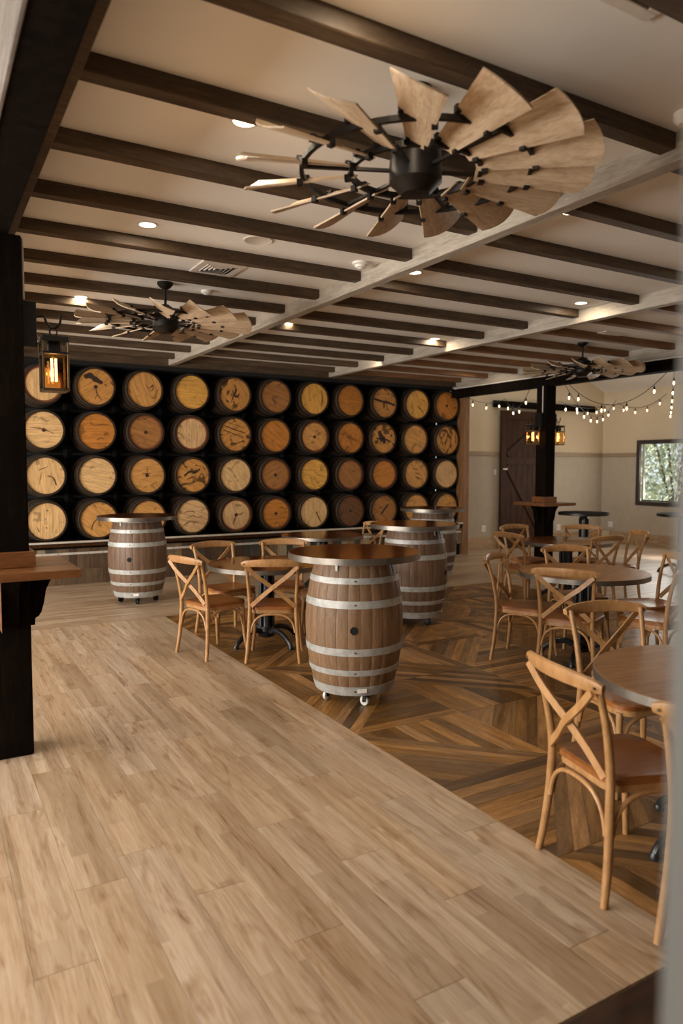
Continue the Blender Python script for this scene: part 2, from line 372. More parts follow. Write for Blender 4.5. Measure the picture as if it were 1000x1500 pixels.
# planks of the far field and of the right side run along X, too thin to tell apart
def xfield(x0, x1, y0, y1, seed):
    rnd = random.Random(seed); y = y0
    while y < y1 - .01:
        xx = x0 - rnd.random() * PL
        while xx < x1:
            a, b = max(xx, x0), min(xx + PL, x1)
            if b - a > .01: far_b.box(a + .0012, b - .0012, y + .0012, min(y + PW, y1) - .0012, -.01, 0)
            xx += PL
        y += PW
xfield(-2.0, X_RIGHT, Y_FAR, 10.9, 1)
xfield(X_EDGE + 6 * MOD, X_RIGHT, 1.43, Y_FAR, 2)

def clip(poly, a, b, c):
    """keep a x + b y <= c"""
    out = []; n = len(poly)
    for i in range(n):
        p, q = poly[i], poly[(i + 1) % n]; dp, dq = a * p[0] + b * p[1] - c, a * q[0] + b * q[1] - c
        if dp <= 0: out.append(p)
        if dp * dq < 0:
            t = dp / (dp - dq); out.append((p[0] + t * (q[0] - p[0]), p[1] + t * (q[1] - p[1])))
    return out
S = MOD - .004
def tile_strips():
    """local tile, centre at origin: upper-left half striped along x, lower-right half along the diagonal"""
    h = S / 2; out = []
    ul = [(-h, -h), (h, h), (-h, h)]; lr = [(-h, -h), (h, -h), (h, h)]
    n = 9; w = S / n
    for i in range(n):
        a, b = -h + i * w, -h + (i + 1) * w
        p = clip(clip(ul, 0, -1, -(a + .0012)), 0, 1, b - .0012)
        if len(p) > 2: out.append((p, 0.0))
    n = 8; D = S / math.sqrt(2); w = D / n; q = 1 / math.sqrt(2)
    for i in range(n):
        a, b = i * w, (i + 1) * w
        p = clip(clip(lr, -q, q, -(a + .0012)), q, -q, b - .0012)
        if len(p) > 2: out.append((p, PI / 4))
    return out
strip_meshes = []
for poly, ang in tile_strips():
    c = Vector((sum(p[0] for p in poly) / len(poly), sum(p[1] for p in poly) / len(poly)))
    lp = [(Vector(p) - c) for p in poly]; R = Matrix.Rotation(-ang, 2); lp = [tuple(R @ p) for p in lp]
    strip_meshes.append((MB().prism(lp, -.01, 0).mesh('parquet_strip', M['parquet']), c, ang, lp))
ROT = {(1, 3): 1, (2, 3): 2, (0, 2): 2, (1, 1): 2, (1, 2): 3}
tiles = []
for i in range(6):
    for j in range(-1, 7):
        cx, cy = X_EDGE + (i + .5) * MOD, Y_FAR - 7 * MOD + (j + .5) * MOD
        tiles.append((math.hypot(cx - 1.0, cy), i, j, cx, cy))
def in_frame(X, Y, Z=0.0, pad=10):
    q = Vector((X, Y, Z - CAM_H)); z = q.dot(_d)
    if z <= 0.05: return False
    u, v = 500 + F_PX * q.dot(_r2) / z, 750 - F_PX * q.dot(_u2) / z
    return -pad < u < 985 + pad and -pad < v < 1500 + pad
tiles.sort(); tiles.sort(key=lambda t: not any(in_frame(t[3] + a * MOD / 2, t[4] + b * MOD / 2) for a in (-1, 0, 1) for b in (-1, 0, 1)))
stuffed = MB(); n_strip = 0; tones = []; trnd = random.Random(21)
for dist, i, j, cx, cy in tiles:
    rot = -(ROT.get((i, j), (i + j) % 4)) * PI / 2
    Rm = Matrix.Rotation(rot, 2)
    for me, c, ang, lp in strip_meshes:
        p = Rm @ c
        if n_strip < 300:
            put('parquet_strip', me, floor, (cx + p.x, cy + p.y, 0), (0, 0, rot + ang)); n_strip += 1
        else:
            R2 = Matrix.Rotation(rot + ang, 2)
            stuffed.prism([tuple(R2 @ Vector(q) + Vector((cx + p.x, cy + p.y))) for q in lp], -.01, 0); tones += [trnd.uniform(.4, 1.6)] * (len(lp) + 2)
m_st = wood('dark_parquet_far', [srgb(76, 50, 25), srgb(122, 86, 47), srgb(160, 118, 68)], (7, 7, 3), 1.2, .34, .0, .05, fine=.3, spec=.22)
def tone_attr(o, m, vals):
    at = o.data.attributes.new('tone', 'FLOAT', 'FACE'); at.data.foreach_set('value', vals)
    N, L = m.node_tree.nodes, m.node_tree.links; an = N.new('ShaderNodeAttribute'); an.attribute_name = 'tone'
    L.new(an.outputs['Fac'], [n for n in N if n.type == 'HUE_SAT'][0].inputs['Value'])
    return o
tag(tone_attr(stuffed.build('far_parquet_strip', m_st, floor), m_st, tones), 'far strips of the dark parquet field', kind='stuff')
_pt = [v for _ in range(len(far_b.f) // 6) for v in [trnd.uniform(.86, 1.12)] * 6]
tag(tone_attr(far_b.build('far_plank', M['plank_far'], floor), M['plank_far'], _pt), 'pale wood planks laid across the far end of the floor', kind='stuff')
MB().box(X_EDGE, X_EDGE + 6 * MOD, 1.43 - .2, Y_FAR, -.012, -.0015).build('parquet_bed', M['parquet_joint'], floor)
for k in range(7): MB().box(X_EDGE + k * MOD - .003, X_EDGE + k * MOD + .003, 1.43, Y_FAR, -.004, .0006).build('inlay_line', M['parquet_joint'], floor)
MB().bbox(-2.3, 5.0, 0.55, 1.425, -.012, .0, .004).build('threshold_board', M['threshold'], floor)

# ------------------------------------------------------------------ ceiling, joists, girders
ceiling = MB().box(X_LEFT, G3[1], Y_FRONT, 11.3, Z_CEIL, Z_CEIL + .12).build('ceiling', M['ceiling'])
tag(ceiling, 'off-white ceiling crossed by brown joists and grey-washed girders', 'ceiling', kind='structure')
MB().bbox(G1[0], G1[1], Y_FRONT, Y_WALL, Z_GIRD, Z_CEIL).build('girder', M['girder'], ceiling)
MB().bbox(G2[0], G2[1], Y_FRONT, Y_WALL, Z_GIRD, Z_CEIL).build('girder', M['girder'], ceiling)
MB().bbox(G0[0], G0[1], Y_FRONT, Y_WALL, Z_GIRD, Z_CEIL).build('girder', M['joist'], ceiling)
MB().bbox(G3[0], G3[1], Y_FRONT, Y_WALL, Z_GIRD - .04, Z_CEIL).build('girder', M['girder'], ceiling)
JW = .088
for (xa, xb, off, mat) in ((G0[1], G1[0], 0.0, 'joist'), (G1[1], G2[0], 0.10, 'joist'), (G2[1], G3[0], 0.16, 'joist_lamplit')):
    me = MB().bbox(-(xb - xa) / 2, (xb - xa) / 2, 0, JW, Z_JOIST, Z_CEIL + .002, .004).mesh('joist', M[mat])
    y = 2.262 + off - 2 * .712
    while y < 10.3:
        put('joist', me, ceiling, ((xa + xb) / 2, y, 0)); y += .712
MB().bbox(G0[0], G3[1], 10.40, 10.54, 3.085, Z_CEIL, .004).build('fascia_board', M['joist'], ceiling)
# dark beams on the columns
beam0 = MB().bbox(.292, .452, Y_FRONT, Y_WALL, 2.89, Z_GIRD + .03).build('beam', M['dark_beam'], ceiling)
MB().bbox(.272, .290, Y_FRONT, Y_WALL, 2.885, Z_CEIL).build('daylit_side_board', M['weathered'], ceiling)  # added paler board stands in for daylight on the beam's left side
MB().bbox(8.44, 8.62, Y_FRONT, 10.50, 2.89, 3.054).build('beam', M['dark_beam'], ceiling)
MB().tube([(8.43, -2, 3.045), (8.43, 10.4, 3.045)], .008, 6).build('conduit', M['white'], ceiling)
# vaulted ceiling over the window side
vz = lambda xx: 3.25 + (X_RIGHT - xx) * .45
vault = MB().add([(X_RIGHT, -2.2, vz(X_RIGHT)), (X_RIGHT, 11.0, vz(X_RIGHT)), (8.5, 11.0, vz(8.5)), (8.5, -2.2, vz(8.5)),
                  (X_RIGHT, -2.2, vz(X_RIGHT) + .1), (X_RIGHT, 11.0, vz(X_RIGHT) + .1), (8.5, 11.0, vz(8.5) + .1), (8.5, -2.2, vz(8.5) + .1)],
                 [(0, 1, 2, 3), (7, 6, 5, 4), (0, 3, 7, 4), (1, 5, 6, 2), (0, 4, 5, 1), (3, 2, 6, 7)]).build('ceiling_vault', M['ceiling'])
tag(vault, 'pale sloping ceiling over the window side of the room', 'ceiling', kind='structure')

# ------------------------------------------------------------------ walls
wb = MB().box(X_LEFT, 8.70, 11.28, 11.4, 0, Z_CEIL).build('wall_barrel', M['black_wall'])
tag(wb, 'black painted wall behind the stacked barrel heads', 'wall', kind='structure')
hd = MB().box(-.9, 8.66, 10.50, 11.28, 3.055, 3.10).build('trim_2', M['black_wall']); tag(hd, 'black header board above the top row of barrels', 'trim', kind='structure')
wn = MB().box(-.9, 8.66, 10.50, 11.28, 0, .53).build('wall_wainscot', M['black_wall']); tag(wn, 'low ledge clad in reclaimed planks under the barrels', 'wainscot', kind='structure')
ep = MB().box(8.712, 8.726, 10.625, 11.28, 0.0, 3.02).build('trim_3', M['black_wall']); tag(ep, 'black end panel closing the barrel wall', 'trim', kind='structure')
MB().bbox(-.9, 8.66, 10.40, 11.28, .53, .568, .004).build('ledge_board', M['barn'], wn)
MB().bbox(-.9, 8.66, 10.375, 10.40, .58, .606, .003).build('ledge_rail', M['ledge'], wn)
MB().bbox(-.9, 8.66, 10.425, 10.475, .50, .53, .003).build('dark_rail', M['dark_beam'], wn)
x = -.9; rr = random.Random(3)
while x < 8.55:
    w = rr.choice((.07, .09, .11, .12, .14, .16)); d = rr.uniform(0, .008)
    MB().bbox(-w / 2 + .0015, w / 2 - .0015, 0, .045, -.16, .16, .002).build('reclaimed_plank', rr.choice(RECL), wn, (x + w / 2, 10.452 - d, .365))
    x += w
x = -.9
while x < 8.5:
    w = rr.choice((.9, 1.1, 1.3, 1.5)); w = min(w, 8.6 - x)
    MB().bbox(-w / 2 + .001, w / 2 - .001, 0, .06, 0, .208, .003).build('base_board', rr.choice((RECL[1], RECL[0], RECL[4])), wn, (x + w / 2, 10.435, 0))
    x += w
MB().bbox(-.9, 8.66, 10.432, 10.446, .415, .445, .002).build('metal_strip', M['ledge'], wn)
for k in range(46):
    MB().lathe([(.006, 0), (.006, .004)], 6, Matrix.Translation((-.8 + k * .2, 10.432, .43)) @ Matrix.Rotation(PI / 2, 4, 'X')).build('rivet', M['black_metal'], wn)
tp = MB().bbox(8.68, 8.80, 10.40, 10.62, 0, 3.0, .006).build('trim_1', M['post']); tag(tp, 'brown wooden post at the end of the barrel wall', 'post', kind='structure')

def two_tone(name, label, mk):
    o = mk(0, 6, M['wall_upper'], name); tag(o, label, 'wall', kind='structure'); return o
wall_back = MB().box(8.73, X_RIGHT + .12, Y_BACK, Y_BACK + .12, 0, 5.4).build('wall_back', M['wall_upper'])
tag(wall_back, 'beige back wall with taupe lower panelling beside the barrel wall', 'wall', kind='structure')
MB().box(8.80, X_RIGHT, Y_BACK - .012, Y_BACK, .25, 1.86).build('lower_panel', M['wall_lower'], wall_back)
MB().bbox(8.80, X_RIGHT, Y_BACK - .035, Y_BACK, 1.85, 1.93, .004).build('chair_rail', M['wall_trim'], wall_back)
WY0, WY1, WZ0, WZ1 = 7.75, 9.96, .84, 2.19
wall_right = (MB().box(X_RIGHT, X_RIGHT + .14, WY1, Y_BACK, 0, 5.4).box(X_RIGHT, X_RIGHT + .14, Y_FRONT, WY0, 0, 5.4)
              .box(X_RIGHT, X_RIGHT + .14, WY0, WY1, 0, WZ0).box(X_RIGHT, X_RIGHT + .14, WY0, WY1, WZ1, 5.4)).build('wall_right', M['wall_upper'])
tag(wall_right, 'beige right wall with taupe panelling around a dark window', 'wall', kind='structure')
for a, b, z0, z1 in ((WY1, Y_BACK, .25, 1.86), (Y_FRONT, WY0, .25, 1.86), (WY0, WY1, .25, WZ0)):
    MB().box(X_RIGHT - .012, X_RIGHT, a, b, z0, z1).build('lower_panel', M['wall_lower'], wall_right)
for a, b in ((WY1, Y_BACK), (Y_FRONT, WY0)):
    MB().bbox(X_RIGHT - .035, X_RIGHT, a, b, 1.85, 1.93, .004).build('chair_rail', M['wall_trim'], wall_right)
bb = empty('baseboard_back', (0, 0, 0)); tag(bb, 'wood-look tile baseboard along the back wall', 'baseboard', kind='structure')
x = 8.80
while x < X_RIGHT - .05:
    b = min(x + .6, X_RIGHT); MB().bbox(x + .001, b - .001, Y_BACK - .03, Y_BACK - .012, 0, .25, .002).build('tile', M['base_tile'], bb); x = b
br = empty('baseboard_right', (0, 0, 0)); tag(br, 'wood-look tile baseboard along the window wall', 'baseboard', kind='structure')
y = 4.0
tile_me = MB().bbox(-.018, 0, -.299, .299, 0, .25, .002).mesh('tile', wood('base_tile_y', [srgb(140, 108, 76), srgb(172, 140, 104), srgb(190, 160, 126)], (8, 1, 8), 2.4, .45, .1, .05))
while y < Y_BACK - .3: put('tile', tile_me, br, (X_RIGHT - .012, y + .3, 0)); y += .6

# left wall with the three windows that light the room, wall behind the camera, jamb at the camera's right
wl = MB()
edges = [Y_FRONT, .6, 2.9, 3.6, 5.9, 6.6, 8.9, 11.4]
for k in range(0, len(edges) - 1, 2): wl.box(X_LEFT - .12, X_LEFT, edges[k], edges[k + 1], 0, Z_CEIL)
for k in range(1, len(edges) - 1, 2):
    wl.box(X_LEFT - .12, X_LEFT, edges[k], edges[k + 1], 0, .6); wl.box(X_LEFT - .12, X_LEFT, edges[k], edges[k + 1], 2.5, Z_CEIL)
wall_left = wl.build('wall_left', M['white_wall']); tag(wall_left, 'brown wall with three large windows beyond the picture', 'wall', kind='structure')
for k in range(1, len(edges) - 1, 2):
    w = MB().box(X_LEFT - .08, X_LEFT - .02, edges[k], edges[k] + .06, .6, 2.5).box(X_LEFT - .08, X_LEFT - .02, edges[k + 1] - .06, edges[k + 1], .6, 2.5)
    w.box(X_LEFT - .08, X_LEFT - .02, edges[k], edges[k + 1], .6, .66).box(X_LEFT - .08, X_LEFT - .02, edges[k], edges[k + 1], 2.44, 2.5)
    o = w.build('window_%d' % (2 + k // 2), M['window_frame']); tag(o, 'dark framed side window number %d outside the picture' % (1 + k // 2), 'window', kind='structure')
wf = MB().box(X_LEFT, X_RIGHT, Y_FRONT - .12, Y_FRONT, 0, Z_CEIL).build('wall_front', M['white_wall']); tag(wf, 'brown wall behind the viewpoint', 'wall', kind='structure')
jm = MB().bbox(.452, .62, -.05, .318, 0, Z_CEIL, .004).build('wall_jamb', M['jamb']); tag(jm, 'pale blurred door jamb at the right edge of the picture', 'jamb', kind='structure')

# ------------------------------------------------------------------ window and outdoors
win = empty('window_1', (X_RIGHT, (WY0 + WY1) / 2, WZ0)); tag(win, 'dark framed window looking out on pale foliage', 'window', kind='structure')
def wbox(name, x0, x1, y0, y1, z0, z1, mat):
    c = Vector((X_RIGHT, (WY0 + WY1) / 2, WZ0)); return MB().bbox(x0 - c.x, x1 - c.x, y0 - c.y, y1 - c.y, z0 - c.z, z1 - c.z, .003).build(name, mat, win)
T = .085
wbox('window_frame', X_RIGHT - .03, X_RIGHT + .02, WY1 - T, WY1 + .0, WZ0, WZ1, M['window_frame']); wbox('window_frame', X_RIGHT - .03, X_RIGHT + .02, WY0, WY0 + T, WZ0, WZ1, M['window_frame'])
wbox('window_frame', X_RIGHT - .03, X_RIGHT + .02, WY0 + T, WY1 - T, WZ1 - T, WZ1, M['window_frame']); wbox('window_frame', X_RIGHT - .03, X_RIGHT + .02, WY0 + T, WY1 - T, WZ0, WZ0 + T, M['window_frame'])
wbox('sash', X_RIGHT + .05, X_RIGHT + .08, WY1 - T - .05, WY1 - T, WZ0 + T, WZ1 - T, M['ledge']); wbox('sash', X_RIGHT + .05, X_RIGHT + .08, WY0 + T, WY1 - T, WZ0 + T, WZ0 + T + .03, M['window_frame'])
wbox('pane', X_RIGHT + .06, X_RIGHT + .066, WY0 + T, WY1 - T - .04, WZ0 + T, WZ1 - T, M['window_glass'])
gr = MB().box(X_RIGHT + .2, 26, -2, 26, -.4, -.3).build('ground_outside', M['outside_ground']); tag(gr, 'green ground outside the window', 'ground', kind='structure')
leaf_r = random.Random(5)
def shrub(loc, rx, rz, n, label):
    t = empty('shrub', loc); tag(t, label, 'shrub', 'shrubs outside the window')
    st = MB()
    for k in range(6):
        a = leaf_r.uniform(0, 2 * PI); rr_ = rx * .5
        st.tube(spline([(0, 0, 0), (math.cos(a) * rr_ * .3, math.sin(a) * rr_ * .3, rz * .8), (math.cos(a) * rr_, math.sin(a) * rr_, rz * 1.7)], 4), [.05] * 4 + [.035] * 4 + [.015], 6)
    st.build('stem', M['bark'], t)
    lf = MB()
    for k in range(n):
        while True:
            p = Vector((leaf_r.uniform(-1, 1), leaf_r.uniform(-1, 1), leaf_r.uniform(-1, 1)))
            if p.length < 1: break
        p = p.normalized() * (p.length ** .5)
        c = Vector((p.x * rx, p.y * rx, rz + p.z * rz)); s = leaf_r.uniform(.05, .1)
        q = Matrix.Rotation(leaf_r.uniform(0, 6.3), 3, 'Z') @ Matrix.Rotation(leaf_r.uniform(-1.2, 1.2), 3, 'X')
        lf.add([c + q @ Vector(v) * s for v in ((-.4, 0, 0), (0, -1, .1), (.4, 0, 0), (0, 1, .1))], [(0, 1, 2, 3)])
    tag(lf.build('foliage', M['leaf'], t), None, kind='stuff')
shrub((16.2, 13.0, -.3), 1.5, 1.9, 5200, 'pale leafy shrub seen through the left of the window')
shrub((15.6, 10.9, -.3), 1.3, 1.7, 4200, 'pale leafy shrub seen through the right of the window')
shrub((18.6, 14.6, -.3), 2.2, 2.6, 5200, 'tall pale shrub farther off beyond the window')

# ------------------------------------------------------------------ barn door
bd = empty('barn_door', (9.90, Y_BACK - .09, 0.02)); tag(bd, 'dark brown sliding barn door with diagonal braces on the back wall', 'door')
DW, DH = 1.32, 2.72
n = 9; pw = DW / n
bme = MB().bbox(-pw / 2 + .002, pw / 2 - .002, 0, .03, 0, DH, .003).mesh('board', M['barn'])
for k in range(n): put('board', bme, bd, ((k + .5) * pw, 0, 0))
for x0, x1, z0, z1 in ((0, .13, 0, DH), (DW - .13, DW, 0, DH), (.13, DW - .13, 0, .16), (.13, DW - .13, DH - .16, DH), (.13, DW - .13, 1.66, 1.80)):
    MB().bbox(x0, x1, -.024, 0, z0, z1, .003).build('frame_board', M['barn'], bd)
def brace(p, q):
    MB().strip([(p[0], -.012, p[1]), (q[0], -.012, q[1])], .12, .022, (q[1] - p[1], 0, p[0] - q[0]), False).build('diagonal_brace', M['barn'], bd)
brace((.17, 1.64), (DW - .17, .2)); brace((.17, 1.86), (DW - .17, DH - .2))
MB().bbox(.10, .12, -.055, -.024, 1.55, 1.58, .003).bbox(.02, .14, -.06, -.045, 1.56, 1.58, .003).build('handle', M['ledge'], bd)
rl = MB().bbox(9.72, 12.58, Y_BACK - .10, Y_BACK - .04, 2.80, 2.93, .004).build('door_track', M['dark_beam']); tag(rl, 'dark wooden track carrying the sliding barn door', 'door track')
for k in (10.15, 11.0): MB().bbox(k, k + .05, Y_BACK - .134, Y_BACK - .116, 2.64, 2.86, .003).build('hanger', M['black_metal'], rl)

def outlet(loc, axis, label, n=2):
    t = empty('wall_outlet', loc, 0 if axis == 'y' else -PI / 2); tag(t, label, 'outlet', 'white wall plates')
    MB().bbox(-.057, .057, -.01, 0, -.06, .06, .003).build('plate', M['white'], t)
    for k in range(n): MB().bbox(-.04 + k * .045, -.005 + k * .045, -.013, -.009, -.035, .035, .002).build('socket', M['vent'], t)
outlet((9.55, Y_BACK - .012, .42), 'y', 'white outlet plate low on the wall left of the barn door')
outlet((11.62, Y_BACK - .012, .36), 'y', 'white outlet plate low on the wall behind the right column')
outlet((X_RIGHT - .012, 10.58, .39), 'x', 'white outlet plate low on the window wall')
sw = empty('light_switch', (9.83, Y_BACK - .012, 1.53)); tag(sw, 'small white light switch beside the barn door', 'switch')
MB().bbox(-.03, .03, -.01, 0, -.05, .05, .003).build('plate', M['white'], sw); MB().bbox(-.01, .01, -.016, -.01, -.02, .02, .002).build('toggle', M['vent'], sw)

# ------------------------------------------------------------------ columns with ledge shelves
def column(name, x0, x1, y0, y1, label, shelf_label, shelf_x, shelf_y):
    c = MB().bbox(x0, x1, y0, y1, 0, 2.892, .006).build(name, M['dark_beam']); tag(c, label, 'column', kind='structure')
    t = empty('column_shelf', ((x0 + x1) / 2, (y0 + y1) / 2, 1.03)); tag(t, shelf_label, 'shelf')
    hx, hy = (x1 - x0) / 2, (y1 - y0) / 2
    e = .235; g = .001
    for a in (MB().bbox(-hx - e, hx + e, -hy - e, -hy - g, 0, .045, .004), MB().bbox(-hx - e, hx + e, hy + g, hy + e, 0, .045, .004),
              MB().bbox(-hx - e, -hx - g, -hy - g, hy + g, 0, .045, .004), MB().bbox(hx + g, hx + e, -hy - g, hy + g, 0, .045, .004)):
        a.build('shelf_board', M['shelf'], t)
    k = .03
    for a in (MB().bbox(-hx - k, hx + k, -hy - k, -hy - g, .045, .135, .004), MB().bbox(-hx - k, hx + k, hy + g, hy + k, .045, .135, .004),
              MB().bbox(-hx - k, -hx - g, -hy - g, hy + g, .045, .135, .004), MB().bbox(hx + g, hx + k, -hy - g, hy + g, .045, .135, .004)):
        a.build('collar_board', M['shelf'], t)
    prof = [(0, -.30), (.028, -.30), (.03, -.262), (.05, -.25), (.066, -.225), (.08, -.17), (.092, -.10), (.115, -.05), (.145, -.02), (.15, -.002), (0, -.002)]
    for s, h in ((0, hx), (PI / 2, hy), (PI, hx), (-PI / 2, hy)):
        m = Matrix.Rotation(s, 4, 'Z') @ Matrix.Translation((h + .001, .045, 0)) @ Matrix.Rotation(PI / 2, 4, 'X')
        MB().prism(prof, 0, .09, m).build('corbel', M['dark_beam'], t)
    if x0 < 1: MB().bbox(-.0485, -.0460, -hy - .125, -hy - .002, -.29, -.004, .002).build('daylit_cheek_strip', M['shelf'], t)  # lighter strip added for the daylit left face of the front corbel
    return c
column('column_left', .290, .515, 4.35, 4.575, 'black stained wooden column at the left edge', 'wooden ledge shelf with corbels around the left column', 0, 0)
column('column_right', 8.425, 8.635, 8.15, 8.36, 'dark brown wooden column in front of the barn door', 'wooden ledge shelf with corbels around the column by the barn door', 0, 0)

def lantern(loc, side, label):
    """wall lantern mounted on a column's side; local +x points away from the column"""
    t = empty('wall_lantern', loc, 0 if side > 0 else PI); tag(t, label, 'lantern', 'column lanterns')
    MB().bbox(0, .075, -.055, .055, -.10, .15, .004).build('back_box', M['black_metal'], t)
    MB().tube(spline([(.075, 0, .075), (.12, 0, .085), (.135, 0, .05), (.17, 0, .02), (.205, 0, .05), (.212, 0, .10)], 5), .007, 7).build('arm', M['black_metal'], t)
    MB().tube([(.17 + .02 * math.cos(a), 0, .0 + .025 * math.sin(a)) for a in [2 * PI * k / 12 for k in range(12)]], .005, 6, closed=True).build('ring', M['black_metal'], t)
    lx0, lx1, ly = .098, .242, .072; zt, zb = -.03, -.34
    MB().bbox(lx0, lx1, -ly, ly, zt - .03, zt, .003).bbox(lx0 + .04, lx1 - .04, -.03, .03, zt - .085, zt - .03, .003).bbox(lx0, lx1, -ly, ly, zt - .10, zt - .088, .002).build('cap', M['black_metal'], t)
    MB().bbox(lx0, lx1, -ly, ly, zb, zb + .016, .003).build('base', M['brass'], t)
    for ax in (lx0, lx1 - .011):
        for ay in (-ly, ly - .011): MB().bbox(ax, ax + .011, ay, ay + .011, zb + .016, zt - .03, .002).build('corner_bar', M['brass'], t)
    for a in (MB().box(lx0 + .012, lx1 - .012, -ly + .004, -ly + .006, zb + .018, zt - .102), MB().box(lx0 + .012, lx1 - .012, ly - .006, ly - .004, zb + .018, zt - .102),
              MB().box(lx0 + .004, lx0 + .006, -ly + .012, ly - .012, zb + .018, zt - .102), MB().box(lx1 - .006, lx1 - .004, -ly + .012, ly - .012, zb + .018, zt - .102)):
        a.build('pane', M['lantern_glass'], t)
    cx = (lx0 + lx1) / 2
    MB().lathe([(.014, zt - .115), (.016, zt - .10)], 12, Matrix.Translation((cx, 0, 0))).build('bulb_socket', M['brass'], t)
    fm = MB()
    for dx in (-.012, .010): fm.tube([(cx + dx, 0, zt - .12), (cx + dx, 0, zt - .25)], .0065, 8)
    fm.build('filament', M['filament'], t)
    l = bpy.data.lights.new('lantern_light', 'POINT'); l.energy = 1.6; l.color = (1, .62, .28); l.shadow_soft_size = .02
    o = bpy.data.objects.new('lantern_light', l); col.objects.link(o); o.parent = t; o.location = (cx, -.03, zt - .19)
lantern((.516, 4.462, 2.405), 1, 'black box lantern with a glowing filament on the left column')
lantern((8.424, 8.255, 2.32), -1, 'lantern on the left side of the column before the barn door')
lantern((8.636, 8.255, 2.32), 1, 'lantern on the window side of the column before the barn door')
cd = MB().tube([(.525, 4.40, 2.89), (.525, 4.40, 2.56)], .007, 6).build('conduit', M['ledge']); tag(cd, 'thin pale conduit running down the left column to its lantern', 'conduit')
cd = MB().tube([(8.418, 8.22, 2.89), (8.418, 8.22, 2.48)], .007, 6).build('conduit', M['white']); tag(cd, 'thin white conduit running down the column by the barn door', 'conduit')

# ------------------------------------------------------------------ barrels of the wall
BX0, BDX, BZ0, BDZ = 1.480, .691, 2.744, .621
def wall_barrel_meshes():
    R0, RB, Ln = .267, .300, .54
    prof = []
    for k in range(11):
        t = k / 10; prof.append((R0 + (RB - R0) * (1 - (1 - t * .9) ** 2), t * Ln))
    n = 28; body = MB(); vs = []; fs = []
    for r, z in prof:
        for i in range(n):
            for da in (.04, .96):
                a = 2 * PI * (i + da) / n; vs.append((r * math.cos(a), r * math.sin(a), z))
            a = 2 * PI * (i + 1.0) / n; vs.append(((r - .004) * math.cos(a), (r - .004) * math.sin(a), z))
    m = 3 * n
    for j in range(len(prof) - 1):
        for i in range(m): fs.append((j * m + i, j * m + (i + 1) % m, (j + 1) * m + (i + 1) % m, (j + 1) * m + i))
    body.add(vs, fs, True)
    body.lathe([(.2465, .028), (.2485, 0), (R0, 0)], 48, None, False, False, False)     # chime
    body.lathe([(.01, Ln), (RB, Ln)], 28, None, True, False, False)
    hoops = []
    for z0, z1 in ((.006, .045), (.13, .165), (.30, .34)):
        rr_ = lambda z: R0 + (RB - R0) * (1 - (1 - z / Ln * .9) ** 2) + .004
        hoops.append(MB().lathe([(rr_(z0) - .004, z0), (rr_(z0), z0), (rr_(z1), z1), (rr_(z1) - .004, z1)], 40, None, False, False, False).mesh('hoop', M['hoop_old']))
    head = MB(); w = .493 / 6
    for i in range(6):
        a, b = -.2465 + i * w, -.2465 + (i + 1) * w; poly = []
        N_ = 8
        for k in range(N_ + 1):
            xx = a + .0012 + (b - a - .0024) * k / N_; poly.append((xx, -math.sqrt(max(0, .2465 ** 2 - xx * xx))))
        for k in range(N_ + 1):
            xx = b - .0012 - (b - a - .0024) * k / N_; poly.append((xx, math.sqrt(max(0, .2465 ** 2 - xx * xx))))
        q = []
        for p in poly:
            if not q or (Vector(p) - Vector(q[-1])).length > 1e-4: q.append(p)
        head.prism(q, .020 + (i % 2) * .0015, .035)
    return body.mesh('barrel_body', M['stave_old']), hoops, head
wb_body, wb_hoops, wb_head = wall_barrel_meshes()
head_meshes = {k: wb_head.mesh('head', m) for k, m in HEADS.items()}
WB = [  # tone, turn of the head boards (deg), look, recess of the head
    [('p', 90, 'pale upright-grained head behind the lantern'), ('s', -35, 'golden head under a black charred patch'), ('h', 70, 'honey head with a small dark knot'), ('g', 0, 'bright golden head'), ('s', 60, 'amber head with a black hook-shaped stain'), ('b', 15, 'brown blotchy head'), ('g', 80, 'light golden streaked head'), ('o', 10, 'plain orange head'), ('s', 5, 'orange head crossed by a dark band'), ('g', 60, 'golden head with a short split'), ('o', 50, 'orange head at the end of its row')],
    [('p', 0, 'pale head with a faint level streak'), ('o', 0, 'deep orange level-grained head'), ('b', 20, 'brown ringed head with a centre plug'), ('r', 90, 'rosy pale upright-grained head'), ('s', -40, 'tan head crossed by dark slanting strokes'), ('o', 40, 'orange head with slanting grain'), ('h', 30, 'honey head with a small red knot'), ('o', -50, 'orange head with a long dark crack'), ('s', 45, 'amber head with a large black blot'), ('h', 20, 'honey speckled head'), ('s', 70, 'rusty orange flame-grained head')],
    [('p', 80, 'pale weathered head with dark veins'), ('p', 15, 'smooth pale gold head'), ('h', 0, 'honey head with a central bung'), ('s', 30, 'tan head with smoky blotches'), ('p', 60, 'pale speckled head'), ('b', -30, 'brown slant-grained head with a plug'), ('g', 10, 'deep golden head'), ('b', 50, 'reddish brown head'), ('o', -15, 'orange head with wavy light bands'), ('h', 60, 'amber head with short dark dashes'), ('r', 80, 'pale cream head')],
    [('p', 90, 'pale upright-grained head with two knots'), ('h', 40, 'honey head half behind the rolling barrel table'), ('h', 15, 'tan head mostly behind the rolling barrel table'), ('r', 15, 'pale head with wavy brown figure'), ('r', 70, 'pale ringed head with a curled stain'), ('o', 0, 'brown-orange level-grained head'), ('p', 90, 'pale upright-boarded head with a crack'), ('d', 30, 'dark chocolate head'), ('b', 30, 'brown head with slanting blots'), ('h', 0, 'golden head cut off by a barrel table'), ('h', 30, 'golden head at the foot of the brown post')]]
M['stain'] = plain('dark_barrel_stain', srgb(46, 27, 13), .7, vary=.3, scale=40)
M['crack'] = plain('brown_crack', srgb(92, 56, 28), .7, vary=.3, scale=40)
